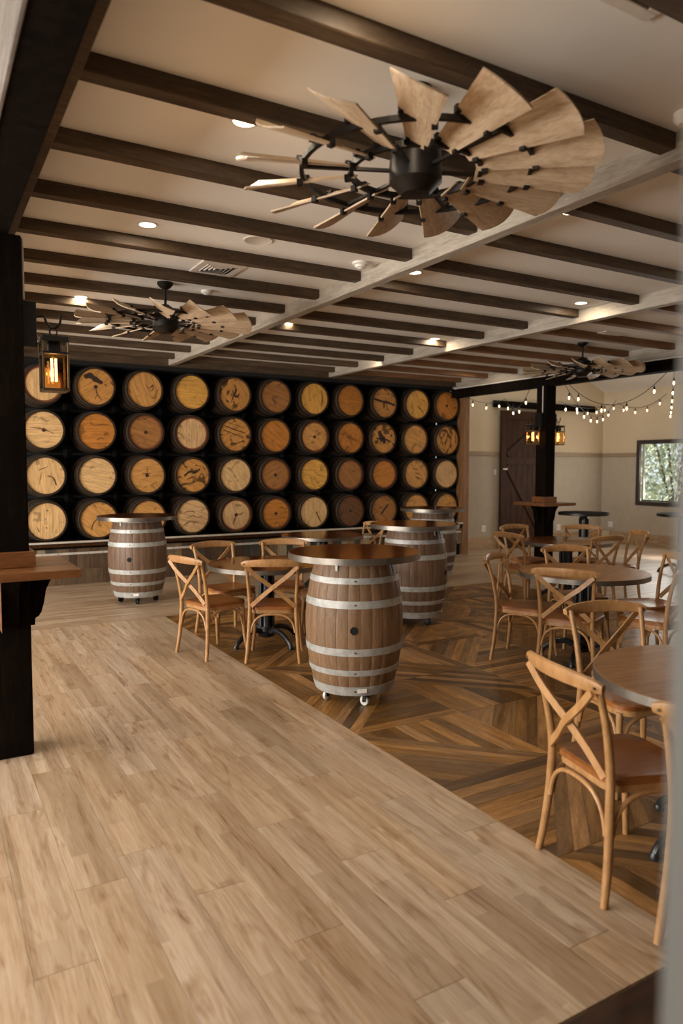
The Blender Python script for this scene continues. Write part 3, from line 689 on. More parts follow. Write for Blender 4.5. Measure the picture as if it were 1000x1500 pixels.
M['ring'] = plain('reddish_rim_shade', srgb(112, 62, 30), .6, vary=.25, scale=30)  # shade at the edge of a recessed head, painted as a ring
PLUGS = {(1, 0), (1, 2), (1, 6), (2, 2), (2, 5), (3, 5), (0, 10), (3, 7), (3, 4), (0, 1)}
SHADE_RINGS = {(0, 0), (1, 2), (1, 3), (2, 5), (3, 4), (3, 5), (2, 7), (1, 6), (3, 7), (2, 8)}
MARKS = {   # crack and stain strokes on the heads: points in head radii (right, up), width
    (0, 1): (([(-.62, .5), (-.3, .62), (.0, .42), (.38, .22)], .34), ([(.02, -.1), (.08, -.4), (.32, -.72)], .07), ([(.08, -.42), (-.05, -.7)], .05)),
    (0, 2): (([(.08, .36), (.2, .08), (.36, .16), (.5, .3), (.46, -.02), (.2, -.06)], .06),),
    (0, 4): (([(.0, .62), (.1, .25), (-.04, .0), (.16, -.14), (.34, .1)], .13), ([(-.1, -.2), (-.3, -.55)], .05)),
    (0, 8): (([(-.92, .26), (-.2, .1), (.4, .02), (.92, -.16)], .2),),
    (0, 9): (([(.04, -.1), (.3, -.32), (.62, -.6)], .09),),
    (0, 6): (([(.5, .6), (.62, .1), (.55, -.5)], .07),),
    (1, 0): (([(-.75, .12), (-.3, .1), (.1, .0), (.55, -.2)], .05),),
    (1, 1): (([(-.15, .34), (.3, .42), (.78, .42)], .05), ([(.0, -.48), (.2, -.38), (.42, -.42)], .05)),
    (1, 4): (([(-.72, .55), (.0, .32), (.72, .1)], .09), ([(-.78, .3), (.0, .02), (.6, -.18)], .07), ([(-.5, .76), (.6, .45)], .05)),
    (1, 7): (([(-.5, .58), (-.1, .0), (.3, -.72)], .055),),
    (1, 8): (([(-.38, .52), (-.12, .1), (.18, -.34)], .38), ([(-.62, .0), (.0, -.05), (.5, -.14)], .16), ([(.1, .3), (.5, .4)], .1)),
    (1, 10): (([(.05, .55), (-.05, .0), (-.22, -.62)], .08), ([(.4, .35), (.25, -.5)], .08), ([(-.45, .25), (-.6, -.3)], .08)),
    (2, 0): (([(.08, .0), (.4, -.12), (.56, -.55)], .08), ([(-.4, .3), (.12, .5)], .04), ([(-.35, -.5), (-.2, .2)], .03)),
    (2, 2): (([(.0, .55), (.02, .1)], .04), ([(-.3, .1), (.25, .12)], .05)),
    (2, 3): (([(-.55, -.05), (-.2, .22), (.15, .18), (.48, .42)], .15), ([(-.4, -.28), (.0, -.1), (.2, -.25)], .09), ([(.5, .1), (.35, -.3)], .07)),
    (2, 9): (([(-.3, .4), (.2, .3)], .07), ([(-.1, .1), (.4, -.05)], .07), ([(.0, -.2), (.5, -.4)], .08)),
    (2, 5): (([(.05, .0), (.25, -.3)], .04),),
    (3, 0): (([(.0, .62), (.1, .56)], .08), ([(-.06, -.34), (.02, -.4)], .07), ([(-.5, -.3), (-.4, -.6)], .05)),
    (3, 1): (([(.05, .12), (-.28, -.18), (-.4, -.62)], .07), ([(.0, .1), (.1, .08)], .14)),
    (3, 3): (([(-.62, .16), (-.3, .3), (.1, .26), (.1, .18)], .05), ([(-.4, -.12), (.0, .02), (.3, -.1), (.62, -.02)], .05), ([(-.55, -.5), (-.1, -.3), (.4, -.42)], .05)),
    (3, 4): (([(.0, .1), (.28, .02), (.46, .16)], .07), ([(-.02, .0), (-.1, -.3), (-.22, -.6)], .08)),
    (3, 6): (([(.18, .02), (.36, -.36), (.56, -.74)], .08),),
    (3, 8): (([(-.22, -.32), (.05, .02), (.42, .42)], .15), ([(-.4, .1), (-.1, .2)], .07)),
}
srnd = random.Random(17)
def stain(pts, w, parent):
    P = spline([(u * .246, -v * .246, 0) for u, v in pts], 5); k = len(P); L1, L2 = [], []
    for i in range(k):
        t = (P[min(i + 1, k - 1)] - P[max(i - 1, 0)]).normalized(); nn = Vector((-t.y, t.x, 0)); f = math.sin(PI * (i + .6) / (k + .2)) ** .5
        h = w * .246 / 2 * f * srnd.uniform(.7, 1.25)
        a, b = P[i] + nn * h, P[i] - nn * h
        L1.append(a if a.length < .24 else a.normalized() * .24); L2.append(b if b.length < .24 else b.normalized() * .24)
    mb = MB(); vs = [(p.x, p.y, .0192) for p in L1 + L2] + [(p.x, p.y, .0208) for p in L1 + L2]
    fs = []
    for i in range(k - 1):
        fs += [(i, i + 1, k + i + 1, k + i), (2 * k + i, 3 * k + i, 3 * k + i + 1, 2 * k + i + 1)]
    mb.add(vs, fs); mb.build('stain', M['stain'] if w >= .12 else M['crack'], parent)
ROWN = ['top', 'second', 'third', 'bottom']
CN = ['first', 'second', 'third', 'fourth', 'fifth', 'sixth', 'seventh', 'eighth', 'ninth', 'tenth', 'last']
brnd = random.Random(11)
Y_FACE = 10.52
for r in range(4):
    for c in range(11):
        tone, turn, look = WB[r][c]
        t = empty('whisky_barrel', (BX0 + c * BDX + brnd.uniform(-.012, .012), Y_FACE + brnd.uniform(0, .03), BZ0 - r * BDZ + brnd.uniform(-.003, .003)))
        t.rotation_euler = (-PI / 2 + brnd.uniform(-.015, .015), 0, brnd.uniform(-.02, .02))
        t.name = 'oak_barrel'
        tag(t, 'barrel with %s, %s in the %s row' % (look, CN[c], ROWN[r]), 'barrel', 'barrels stacked on their sides along the wall')
        put('barrel_body', wb_body, t, (0, 0, 0), (0, 0, brnd.uniform(0, 6)))
        put('head', head_meshes[tone], t, (0, 0, 0), (0, 0, math.radians(turn + 90)))
        for h in wb_hoops: put('hoop', h, t)
        if (r, c) in PLUGS:
            MB().lathe([(.016, .0195), (.016, .017), (.026, .017), (.026, .0205)], 16, None, True, False, False).build('plug', M['stain'], t)
        if (r, c) in SHADE_RINGS:
            MB().lathe([(.246, .0195), (.246, .0165), (.222, .0165), (.220, .0205)], 44, None, False, False, False).build('rim_shade_ring', M['ring'], t)  # thin ring standing in for the shade inside the chime
        for pts, w in MARKS.get((r, c), ()):
            stain(pts, w, t)
rack = empty('barrel_rack', (5.0, 11.0, .568)); tag(rack, 'black rack holding the rows of wall barrels', 'rack')
for c in range(-2, 11):
    xx = BX0 + (c + .5) * BDX
    if xx < 8.5: MB().box(xx - .02 - 5.0, xx + .02 - 5.0, .02, .1, 0, 2.43).build('rack_post', M['black_wall'], rack)
for r in range(3):
    zz = BZ0 - (r + .5) * BDZ - .568
    MB().box(-5.8, 3.55, .11, .15, zz - .02, zz + .02).build('rack_rail', M['black_wall'], rack)

# ------------------------------------------------------------------ rolling barrel tables
def barrel_table_parts(stave_mat, n=26):
    R0, RB, z0, z1 = .272, .345, .088, 1.0
    rad = lambda z: R0 + (RB - R0) * (1 - ((2 * (z - z0) / (z1 - z0)) - 1) ** 2)
    da = PI / n - .0018; st = MB(); K = 14; vs = []
    for k in range(K + 1):
        z = z0 + (z1 - z0) * k / K; r = rad(z)
        for a, dr in ((-da, -.0012), (-da * .93, 0), (da * .93, 0), (da, -.0012), (da, -.03), (-da, -.03)): vs.append(((r + dr) * math.cos(a), (r + dr) * math.sin(a), z))
    fs = [(k * 6 + i, k * 6 + (i + 1) % 6, (k + 1) * 6 + (i + 1) % 6, (k + 1) * 6 + i) for k in range(K) for i in range(6)]
    fs += [(5, 4, 3, 2, 1, 0), tuple(K * 6 + i for i in range(6))]
    st.add(vs, fs, True)
    hoops = []
    for a, b in ((.09, .155), (.235, .275), (.375, .425), (.695, .745), (.855, .895), (.975, .999)):
        p = []
        for k in range(5):
            z = a + (b - a) * k / 4; p.append((rad(z) + .004, z))
        p = [(rad(a) - .001, a)] + p + [(rad(b) - .001, b)]
        hp = MB().lathe(p, 56, None, False, False)
        hoops.append((hp.mesh('hoop', M['hoop']), (a + b) / 2, rad((a + b) / 2)))
    return st.mesh('stave', stave_mat), hoops, rad
caster_me = None
def barrel_table(loc, rz, label, stave_mat, bung_az, wheel_mat, deep=False):
    t = empty('barrel_table', (loc[0], loc[1], 0), 0); tag(t, label, 'barrel table', 'rolling barrel tables')
    st, hoops, rad = barrel_table_parts(stave_mat)
    n = 26
    for k in range(n): put('stave', st, t, (0, 0, 0), (0, 0, bung_az + 2 * PI * k / n))
    for me, z, r in hoops:
        h = put('hoop', me, t)
        for q in (-.035, -.015):
            a = bung_az + .05 + q
            MB().lathe([(.006, r + .003), (.006, r + .0075), (.003, r + .009)], 8, Matrix.Rotation(a, 4, 'Z') @ Matrix.Translation((0, 0, z)) @ Matrix.Rotation(PI / 2, 4, 'Y'), False, True).build('rivet', M['hoop_old'], h)
    rb = rad(.55)
    MB().lathe([(.027, rb - .012), (.027, rb + .0022)], 20, Matrix.Rotation(bung_az, 4, 'Z') @ Matrix.Translation((0, 0, .55)) @ Matrix.Rotation(PI / 2, 4, 'Y'), False, True).build('bung_hole', M['hole'], t)
    MB().lathe([(.255, .088), (.255, .11)], 40).build('bottom_head', M['stave_dark'], t)
    MB().lathe([(.25, .955), (.25, .965)], 40).build('top_head', M['stave_dark'], t)
    R = .465
    MB().lathe([(R - .006, 1.0005), (R - .006, 1.045)], 64, None).build('table_top', M['tabletop'], t)
    MB().lathe([(R - .006, 1.002), (R, 1.002), (R, 1.0435), (R - .006, 1.0435)], 64, None, False, False).build('edge_band', M['band'], t)
    MB().bbox(-.009, .009, -.006, .0, -.06, 0, .001).build('strap_clip', M['hoop'], t, ((rad(.965) + .006) * math.cos(bung_az - .42), (rad(.965) + .006) * math.sin(bung_az - .42), .998), (0, 0, bung_az - .42 + PI / 2))
    MB().bbox(-.032, .032, -.003, 0, -.014, .014, .001).build('label_plate', M['white'], t, ((rad(.13) + .006) * math.cos(bung_az + .19), (rad(.13) + .006) * math.sin(bung_az + .19), .128), (0, 0, bung_az + .19 + PI / 2))
    for k in range(4):
        a = rz + k * PI / 2 + PI / 4
        cx, cy = .215 * math.cos(a), .215 * math.sin(a)
        c = empty('caster', (0, 0, 0)); c.parent = t; c.location = (cx, cy, 0); c.rotation_euler = (0, 0, a + .5)
        MB().lathe([(.03, .076), (.03, .088)], 12).bbox(-.018, .012, -.019, -.015, .03, .078, .002).bbox(-.018, .012, .015, .019, .03, .078, .002).build('fork', M['black_metal'], c)
        MB().lathe([(.026, -.013), (.034, -.009), (.034, .009), (.026, .013)], 18, Matrix.Translation((-.012, 0, .034)) @ Matrix.Rotation(PI / 2, 4, 'X')).build('wheel', wheel_mat, c)
        MB().lathe([(.012, -.0145), (.012, .0145)], 10, Matrix.Translation((-.012, 0, .034)) @ Matrix.Rotation(PI / 2, 4, 'X')).build('wheel_hub', M['black_metal'], c)
    return t
def az(X, Y, d=0.0): return math.atan2(-Y, -X) + d
barrel_table((2.63, 4.33), 2.2, 'large oak barrel table with white casters in the middle of the room', M['stave'], az(2.63, 4.33, .0), M['wheel'])
barrel_table((2.245, 8.74), .5, 'brown barrel table on black casters nearest the left end of the barrel wall', M['stave_dark'], az(2.245, 8.74, -.28), M['black_metal'])
barrel_table((4.46, 6.13), 2.5, 'oak barrel table just behind the large one', M['stave_dark'], az(4.46, 6.13, 1.2), M['black_metal'])
barrel_table((6.38, 8.33), 1.0, 'barrel table farthest off beside the brown wall post', M['stave_dark'], az(6.38, 8.33, 1.4), M['black_metal'])

# ------------------------------------------------------------------ cross-back chairs
def chair_proto():
    t = empty('cross_back_chair')
    post = lambda s: spline([(s * .222, -.262, 0), (s * .208, -.240, .16), (s * .196, -.228, .34), (s * .193, -.228, .50), (s * .203, -.258, .68), (s * .215, -.306, .848)], 5)
    for s in (-1, 1):
        P = post(s); k = len(P); MB().tube(P, [.0145 + .0035 * math.sin(PI * min(1, i / (k * .8))) for i in range(k)], 10).build('rear_leg', M['chair'], t)
        Q = spline([(s * .222, .180, 0), (s * .204, .160, .14), (s * .196, .150, .30), (s * .192, .146, .425)], 4); k = len(Q)
        MB().tube(Q, [.013 + .006 * i / k for i in range(k)], 10).build('front_leg', M['chair'], t)
    # top rail: wide bent slat behind the post tops
    rp = [(-.248, -.308, .840), (-.18, -.334, .847), (-.09, -.356, .852), (0, -.364, .854), (.09, -.356, .852), (.18, -.334, .847), (.248, -.308, .840)]
    rp = spline(rp, 3); k = len(rp); wd = [.050 + .018 * math.sin(PI * i / (k - 1)) for i in range(k)]; wd[0] = wd[-1] = .034; wd[1] = wd[-2] = .046
    rm = MB(); vs = []; cs = []
    for i, p in enumerate(rp):                                # oval section
        tt = (rp[min(i + 1, k - 1)] - rp[max(i - 1, 0)]).normalized(); ww = Vector((0, -.2, 1)); ww = (ww - tt * ww.dot(tt)).normalized(); nn = tt.cross(ww)
        for j in range(10):
            a = 2 * PI * j / 10; ca, sa = math.cos(a), math.sin(a)
            vs.append(p + ww * (wd[i] / 2 * math.copysign(abs(ca) ** .7, ca)) + nn * (.0135 * math.copysign(abs(sa) ** .7, sa)))
    rm.add(vs, [(i * 10 + j, i * 10 + (j + 1) % 10, (i + 1) * 10 + (j + 1) % 10, (i + 1) * 10 + j) for i in range(k - 1) for j in range(10)] + [tuple(reversed(range(10))), tuple((k - 1) * 10 + j for j in range(10))], True)
    rm.build('top_rail', M['chair'], t)
    # crossing slats
    for s in (-1, 1):
        P = spline([(s * .214, -.332, .824), (s * .125, -.318, .740), (0, -.290 - .006 * s, .640), (-s * .10, -.258, .553), (-s * .180, -.243, .478)], 4)
        k = len(P); MB().strip(P, .034, .011, [(P[min(i + 1, k - 1)] - P[max(i - 1, 0)]).cross(Vector((0, -1, .22))) for i in range(k)]).build('cross_slat', M['chair'], t)
    for s in (-1, 1):
        MB().lathe([(.006, 0), (.006, .004)], 8, Matrix.Translation((s * .228, -.333, .840)) @ Matrix.Rotation(PI / 2, 4, 'X')).build('screw', M['brass'], t)
    # seat
    def seat_poly(g, n=9):
        w0, w1, y0, y1 = .192 + g, .220 + g, -.222 - g, .195 + g; poly = []
        for cx, cy, r, a0 in ((w1, y1, .09, 0), (-w1, y1, .09, 90), (-w0, y0, .07, 180), (w0, y0, .07, 270)):
            for k in range(n):
                a = math.radians(a0 + 90 * k / (n - 1)); sx, sy = (1 if cx > 0 else -1), (1 if cy > 0 else -1)
                poly.append((cx - sx * r + r * math.cos(a), cy - sy * r + r * math.sin(a)))
        return poly
    so = seat_poly(0); si = seat_poly(-.012); s2 = seat_poly(-.05); n = len(so)
    vs = [(x, y, .442) for x, y in so] + [(x, y, .462) for x, y in so] + [(x, y, .470) for x, y in si] + [(x * .98, y * .98, .462) for x, y in s2]
    sm = MB(); sm.add(vs, [(j * n + i, j * n + (i + 1) % n, (j + 1) * n + (i + 1) % n, (j + 1) * n + i) for j in range(3) for i in range(n)] + [tuple(reversed(range(n))), tuple(3 * n + i for i in range(n))], True)
    sm.build('seat', M['seat'], t)
    sf = seat_poly(-.006); sg = seat_poly(-.03); fr = MB()
    fr.add([(x, y, .442) for x, y in sf] + [(x, y, .412) for x, y in sf] + [(x, y, .412) for x, y in sg] + [(x, y, .442) for x, y in sg],
           [(j * n + i, j * n + (i + 1) % n, ((j + 1) % 4) * n + (i + 1) % n, ((j + 1) % 4) * n + i) for j in range(4) for i in range(n)], True)
    fr.build('seat_frame', M['chair'], t)
    # bent arches under the seat
    def arch(p, q, r0=.008):
        p, q = Vector(p), Vector(q); m = (p + q) / 2; top = .408; pts = []
        for f, zf in ((0, 0), (.03, .35), (.10, .68), (.22, .9), (.36, .985), (.5, 1), (.64, .985), (.78, .9), (.90, .68), (.97, .35), (1, 0)):
            a = p.lerp(q, f); pts.append((a.x, a.y, p.z + (top - p.z) * zf))
        MB().tube(spline(pts, 2), .0095, 8).build('arched_brace', M['chair'], t)
    zl = .255
    arch((-.184, -.236, zl), (.184, -.236, zl)); arch((-.182, .156, zl), (.182, .156, zl))
    arch((-.198, -.216, zl), (-.198, .138, zl)); arch((.198, -.216, zl), (.198, .138, zl))
    return t
proto = chair_proto(); used = [False]
def chair(mx, my, fx, fy, label, group):
    """mx, my: midpoint of the two rear feet; fx, fy: facing"""
    d = Vector((fx, fy)).normalized(); a = math.atan2(d.y, d.x) - PI / 2
    o = proto if not used[0] else copy_tree(proto); used[0] = True
    o.location = (mx + d.x * .262, my + d.y * .262, 0); o.rotation_euler = (0, 0, a)
    tag(o, label, 'chair', group)
    return o
GL, GR, GN, GF = 'chairs around the table beside the big barrel', 'chairs around the middle round table', 'chairs around the nearest round table', 'chairs around the farthest round table'
T1, T2, TA, T3, T4 = (2.74, 6.08), (4.86, 4.24), (2.95, 1.80), (6.72, 6.14), (4.52, 8.25)
chair(1.97, 5.94, .96, .27, 'honey wood cross-back chair on the pale planks left of the table, back to the left', GL)
chair(2.49, 5.40, .5, .866, 'honey wood cross-back chair between the big barrel and its neighbouring table', GL)
chair(2.53, 6.84, .14, -.99, 'cross-back chair facing us on the far left side of the leftmost round table', GL)
chair(3.22, 6.72, -.45, -.9, 'cross-back chair facing us behind the leftmost table, partly behind the big barrel', GL)
chair(3.52, 5.86, -1, .2, 'cross-back chair almost hidden behind the big barrel', GL)
chair(5.32, 8.30, -1, -.1, 'chair seen as a small crossed back above the second barrel table edge', 'chairs near the barrel wall')
chair(4.335, 4.69, .48, -.88, 'cross-back chair seen side-on at the left of the middle table', GR)
chair(4.20, 3.83, .87, .5, 'cross-back chair with its back to us before the middle table', GR)
chair(5.33, 4.84, -.4, -.92, 'cross-back chair facing us on the far side of the middle table', GR)
chair(5.66, 3.93, -.94, .33, 'cross-back chair at the right side of the middle table', GR)
chair(4.96, 3.36, -.1, 1, 'cross-back chair cut by the right edge before the middle table', GR)
chair(6.70, 6.95, 0, -1, 'cross-back chair at the far left of the farthest table near the dark column', GF)
chair(5.93, 6.24, 1, 0, 'cross-back chair with its back to us left of the farthest table', GF)
chair(7.40, 6.50, -.7, -.7, 'cross-back chair facing us behind the farthest table under the bar table', GF)
chair(6.57, 5.46, .05, 1, 'cross-back chair with its back to us in front of the farthest table', GF)
chair(7.36, 5.66, -.87, .5, 'cross-back chair at the right of the farthest table', GF)
chair(2.20, 1.957, .97, -.236, 'large cross-back chair in the right foreground, back to us', GN)
chair(3.27, 2.66, -.32, -.95, 'cross-back chair facing us on the far side of the nearest table', GN)
chair(2.24, 1.313, .9, .43, 'cross-back chair mostly cut off by the right edge in the foreground', GN)

# ------------------------------------------------------------------ round pedestal tables
def round_table(loc, label, top_mat, band_mat, R=.535, H=.75, rz=.4, name='round_table', nrod=6):
    t = empty(name, (loc[0], loc[1], 0), rz); tag(t, label, 'table', 'round pedestal tables')
    MB().lathe([(R - .006, H - .038), (R - .006, H)], 64).build('table_top', top_mat, t)
    MB().lathe([(R - .006, H - .040), (R, H - .040), (R, H - .002), (R - .006, H - .002)], 64, None, False, False).build('edge_band', band_mat, t)
    MB().lathe([(.05, H - .055), (.17, H - .05), (.17, H - .0405)], 24).build('top_plate', M['iron'], t)
    MB().lathe([(.045, .10), (.07, .12), (.06, .15), (.048, .17), (.048, H - .12), (.07, H - .1), (.05, H - .055)], 20).build('column', M['iron'], t)
    rod = MB().tube([(.062, 0, .16), (.062, 0, H - .10)], .017, 8).mesh('rod', M['iron'])
    for k in range(nrod): put('rod', rod, t, (0, 0, 0), (0, 0, 2 * PI * k / nrod))
    MB().lathe([(.02, .05), (.075, .07), (.085, .10), (.05, .135)], 20).build('hub', M['iron'], t)
    fp = spline([(.06, 0, .11), (.14, 0, .135), (.24, 0, .11), (.32, 0, .055), (.345, 0, .02)], 4)
    ft = MB().tube(fp, [.026 - .006 * i / len(fp) for i in range(len(fp))], 9).lathe([(.024, 0), (.026, .012), (.018, .03)], 12, Matrix.Translation((.348, 0, 0))).mesh('foot', M['iron'])
    for k in range(4): put('foot', ft, t, (0, 0, 0), (0, 0, k * PI / 2))
    return t
round_table(T1, 'round dark-topped table with a steel edge left of the big barrel', M['tabletop'], M['band'], rz=.25)
round_table(T2, 'round brown table in the middle of the right-hand seating', M['tabletop_oak'], M['band'], rz=.5)
round_table(TA, 'round brown table nearest us at the right edge', M['tabletop_oak'], M['band'], rz=2.95)
round_table(T3, 'round dark table farthest off before the dark column', M['tabletop'], M['band'], rz=.3)
round_table(T4, 'round dark glossy table close to the barrel wall behind the big barrel', M['tabletop'], M['band'], rz=.3)
round_table((8.97, 7.85), 'tall narrow bar table with a thin dark top behind the farthest chairs', M['dark_beam'], M['dark_band'], R=.385, H=.925, rz=.3, name='bar_table', nrod=5)
round_table((10.05, 6.87), 'tall bar table under the window, cut by the right edge', M['dark_beam'], M['dark_band'], R=.385, H=.925, rz=.3, name='bar_table', nrod=5)

# ------------------------------------------------------------------ windmill ceiling fans
NB = 15
def fan_proto():
    t = empty('windmill_fan')          # origin on the ceiling, fan plane at z = -drop
    D = -.34
    MB().lathe([(.068, 0), (.068, -.018), (.05, -.04), (.022, -.06)], 24).build('canopy', M['fan_metal'], t)
    MB().tube([(0, 0, -.05), (0, 0, D + .12)], .012, 10).build('downrod', M['fan_metal'], t)
    MB().lathe([(.03, D + .15), (.07, D + .12), (.105, D + .10), (.112, D + .02), (.112, D - .045), (.095, D - .06), (.085, D - .07), (.06, D - .095), (.02, D - .10)], 28).build('motor_housing', M['fan_metal'], t)
    def ring(r, z, w, th): return MB().lathe([(r, z - w / 2), (r + th, z - w / 2), (r + th, z + w / 2), (r, z + w / 2), (r, z - w / 2)], 60, None, False, False, False)
    ring(.266, D, .026, .018).build('inner_ring', M['fan_metal'], t)
    ring(.476, D, .022, .018).build('outer_ring', M['fan_metal'], t)
    sp = MB().box(.10, .482, -.009, .009, D - .006, D + .006).mesh('spoke', M['fan_metal'])
    for k in range(6): put('spoke', sp, t, (0, 0, 0), (0, 0, 2 * PI * k / 6 + .3))
    # blade: flares outwards, ccw edge lower
    bl = MB(); nu, nv = 12, 6; r0, r1 = .255, .758; pitch = math.radians(27); top = []; 
    def pt(u, v, side):
        r = r0 + (r1 - r0) * u; w = (.043 + .064 * u)
        if u > .86: r += 0
        x = r * math.cos(0) ; s = (v * 2 - 1)
        x += -.035 * (s * s) * u * u           # rounded outer edge
        y = s * w; z = -.018 * (1 - s * s) * u
        z += side * .0035
        yy = y * math.cos(pitch) - z * math.sin(pitch) * -1; zz = -y * math.sin(pitch) + z * math.cos(pitch)
        return (x, yy, D + zz)
    vs = []
    for side in (1, -1):
        for i in range(nu + 1):
            for j in range(nv + 1): vs.append(pt(i / nu, j / nv, side))
    K = (nu + 1) * (nv + 1); idx = lambda s, i, j: s * K + i * (nv + 1) + j
    fs = []
    for s in (0, 1):
        for i in range(nu):
            for j in range(nv): fs.append((idx(s, i, j), idx(s, i + 1, j), idx(s, i + 1, j + 1), idx(s, i, j + 1)))
    for i in range(nu):
        for j in (0, nv): fs.append((idx(0, i, j), idx(0, i + 1, j), idx(1, i + 1, j), idx(1, i, j)))
    for j in range(nv):
        for i in (0, nu): fs.append((idx(0, i, j), idx(0, i, j + 1), idx(1, i, j + 1), idx(1, i, j)))
    bl.add(vs, fs, True)
    bme = bl.mesh('blade', M['blade'])
    def clipm(r):
        u = (r - r0) / (r1 - r0); m = MB(); w = (.043 + .064 * u)
        for s in (-1, 1):
            y = s * w * .93; yy = y * math.cos(pitch); zz = D - y * math.sin(pitch)
            m.box(r - .012, r + .012, yy - .012, yy + .012, zz - .014, zz + .012)
        y = w * .5
        m.strip([(r, -w * .5 * math.cos(pitch), D + w * .5 * math.sin(pitch) + .01), (r, w * .5 * math.cos(pitch), D - w * .5 * math.sin(pitch) + .01)], .016, .006, (1, 0, 0), False)
        return m.mesh('clip', M['fan_metal'])
    c1, c2 = clipm(.287), clipm(.49)
    for k in range(NB):
        a = 2 * PI * k / NB
        b = put('blade', bme, t, (0, 0, 0), (0, 0, a)); put('clip', c1, b); put('clip', c2, b)
    return t
fan = fan_proto(); fan.location = (1.86, 2.57, Z_CEIL); fan.rotation_euler = (0, 0, .33); tag(fan, 'windmill ceiling fan with plywood blades, largest and nearest', 'ceiling fan', 'windmill ceiling fans')
f2 = copy_tree(fan); f2.location = (1.89, 6.29, Z_CEIL); f2.rotation_euler = (0, 0, .2); f2['label'] = 'windmill ceiling fan above the left table, near the left column lantern'
f3 = copy_tree(fan); f3.location = (7.41, 6.56, Z_CEIL); f3.rotation_euler = (0, 0, .05); f3['label'] = 'windmill ceiling fan far right beside the dark beam and string lights'

# ------------------------------------------------------------------ ceiling fittings
dl_ring = MB().lathe([(.054, -.004), (.068, -.004), (.070, 0), (.054, 0), (.054, -.004)], 28, None, False, False).mesh('trim_ring', M['white'])
dl_lens = MB().lathe([(.053, -.002), (.053, -.0005)], 28).mesh('lens', M['downlight'])
DL = [(1.36, 2.05), (1.345, 3.2), (1.348, 4.86), (1.362, 7.22), (1.36, 8.96), (3.56, 3.27), (3.56, 4.92), (3.60, 7.37), (3.60, 8.90), (5.60, 3.25), (5.61, 5.0), (5.60, 7.30), (5.615, 8.9), (7.76, 5.0), (7.76, 7.48), (8.0, 9.18)]
DLN = ['above the nearest joist', 'left of the nearest fan', 'between the joists beyond the nearest fan', 'beside the second fan', 'at the far left near the barrels', 'right of the nearest fan past the girder', 'beside the first girder near the smoke detector', 'past the first girder over the middle', 'past the first girder near the barrels',
       'of the second bay hidden at the right', 'before the second girder at the right', 'before the second girder over the middle', 'before the second girder near the barrels', 'of the third bay hidden at the right', 'of the third bay beside the far fan', 'of the third bay near the barrel wall']
for (x, y), nm in zip(DL, DLN):
    t = empty('recessed_downlight', (x, y, Z_CEIL)); tag(t, 'small round recessed ceiling light ' + nm, 'downlight', 'recessed ceiling lights')
    put('trim_ring', dl_ring, t); put('lens', dl_lens, t)
    l = bpy.data.lights.new('downlight_lamp', 'AREA'); l.shape = 'DISK'; l.size = .10; l.energy = 5.5; l.color = (1, .84, .62)
    o = bpy.data.objects.new('downlight_lamp', l); col.objects.link(o); o.parent = t; o.location = (0, 0, -.008)
def vent(cx, cy, w, label):
    t = empty('air_vent', (cx, cy, Z_CEIL)); tag(t, label, 'vent', 'ceiling air vents'); h = w / 2
    MB().box(-h + .01, h - .01, -h + .01, h - .01, -.002, -.0005).build('duct', M['vent_dark'], t)
    for a in (MB().bbox(-h, h, -h, -h + .05, -.012, 0, .003), MB().bbox(-h, h, h - .05, h, -.012, 0, .003), MB().bbox(-h, -h + .05, -h + .05, h - .05, -.012, 0, .003), MB().bbox(h - .05, h, -h + .05, h - .05, -.012, 0, .003)):
        a.build('vent_frame', M['vent'], t)
    for k in range(4):
        R = Matrix.Rotation(k * PI / 2, 4, 'Z')
        for i in range(5):
            d = .03 + i * .03; L_ = d
            if d < h - .05: MB().box(-L_ + .004, L_ - .004, -.007, .007, -.0008, .0008, R @ Matrix.Translation((0, d, -.010)) @ Matrix.Rotation(.7, 4, 'X')).build('louver', M['vent'], t)
vent(2.12, 5.62, .36, 'square white air vent between the joists near the second fan')
vent(2.08, 1.57, .40, 'square white air vent at the top right corner')
vent(7.18, 6.03, .36, 'white air vent in the far bay beside the far fan')
sp = MB().lathe([(.105, 0), (.105, -.004), (.098, -.007), (.09, -.004), (.0, -.003)], 32, Matrix.Translation((2.11, 4.79, Z_CEIL)), False, False).build('ceiling_speaker', M['vent']); tag(sp, 'round flush white ceiling speaker before the smoke detector', 'speaker')
sd = empty('smoke_detector', (3.03, 4.90, Z_CEIL)); tag(sd, 'round white smoke detector beside the first girder', 'smoke detector')
MB().lathe([(.068, 0), (.068, -.015), (.055, -.022)], 24).build('base', M['white'], sd); MB().lathe([(.05, -.02), (.046, -.038), (.02, -.045), (.015, -.05)], 24).build('cover', M['white'], sd)
s2 = MB().lathe([(.05, 0), (.05, -.02), (.03, -.035)], 20, Matrix.Translation((2.30, 6.38, Z_CEIL))).build('sprinkler_cap', M['white']); tag(s2, 'tiny white sprinkler cap beyond the second fan', 'sprinkler')
ps = MB().lathe([(.055, 0), (.055, -.03), (.035, -.05)], 20, Matrix.Translation((3.03, 2.12, Z_CEIL))).build('motion_sensor', M['white']); tag(ps, 'round white sensor at the end of the nearest joist', 'sensor')

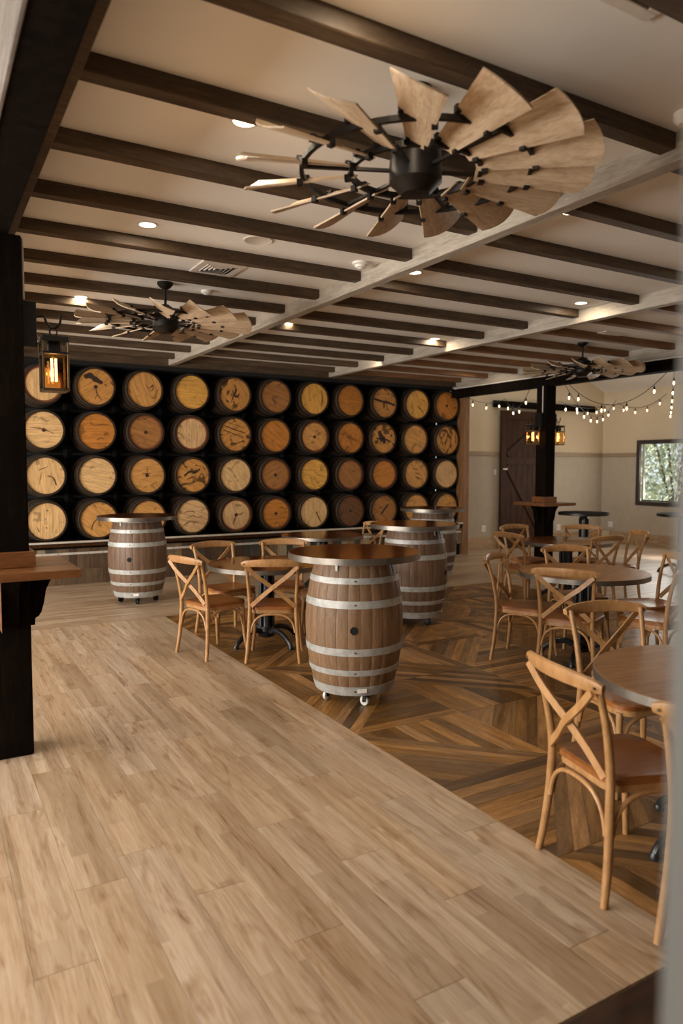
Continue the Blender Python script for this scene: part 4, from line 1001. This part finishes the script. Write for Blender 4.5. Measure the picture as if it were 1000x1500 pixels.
# ------------------------------------------------------------------ string lights
sock_me = MB().lathe([(.006, 0), (.012, -.01), (.014, -.045), (.012, -.052)], 10).mesh('socket', M['black_metal'])
bulb_me = MB().lathe([(.009, -.05), (.013, -.066), (.0145, -.080), (.010, -.098), (.003, -.105)], 12).mesh('bulb', M['string_bulb'])
def string(pts, sag, per, label):
    t = empty('string_light', pts[0]); tag(t, label, 'string light', 'strings of bulbs on the window side'); o0 = Vector(pts[0]); cord = []
    for a, b, s, n in zip(pts[:-1], pts[1:], sag, per):
        a, b = Vector(a), Vector(b)
        for k in range(17):
            f = k / 16; p = a.lerp(b, f); p.z -= s * 4 * f * (1 - f); cord.append(p - o0)
        for k in range(n):
            f = (k + .5) / n; p = a.lerp(b, f); p.z -= s * 4 * f * (1 - f)
            MB().tube([(0, 0, .0), (0, 0, -.02)], .004, 5).build('drop_wire', M['black_metal'], t, p - o0)
            put('socket', sock_me, t, p - o0 - Vector((0, 0, .018))); put('bulb', bulb_me, t, p - o0 - Vector((0, 0, .018)))
    q = [cord[0]]
    for p in cord[1:]:
        if (p - q[-1]).length > .01: q.append(p)
    MB().tube(q, .005, 5).build('cord', M['black_metal'], t)
string([(8.66, 7.95, 2.93), (8.66, 6.20, 2.93)], [.40], [4], 'string of warm bulbs sagging along the dark beam right of the column')
string([(8.66, 8.00, 2.91), (12.86, 10.45, 3.06)], [.42], [8], 'deeply sagging string of warm bulbs from the column to the far corner')
string([(12.86, 10.40, 2.99), (12.86, 9.25, 3.09)], [.18], [4], 'string of warm bulbs high along the wall above the window')
string([(8.66, 6.12, 2.92), (12.86, 9.15, 2.70)], [.05], [6], 'string of warm bulbs dropping from the dark beam at the right edge')
string([(8.65, 8.10, 2.66), (12.80, 10.60, 2.98)], [.10], [5], 'lower string of warm bulbs leaving the column for the far corner')
string([(8.66, 10.35, 2.92), (9.95, 10.70, 2.96), (8.66, 8.75, 2.90)], [.10, .24], [3, 4], 'string of warm bulbs between the brown post and the barn door track')
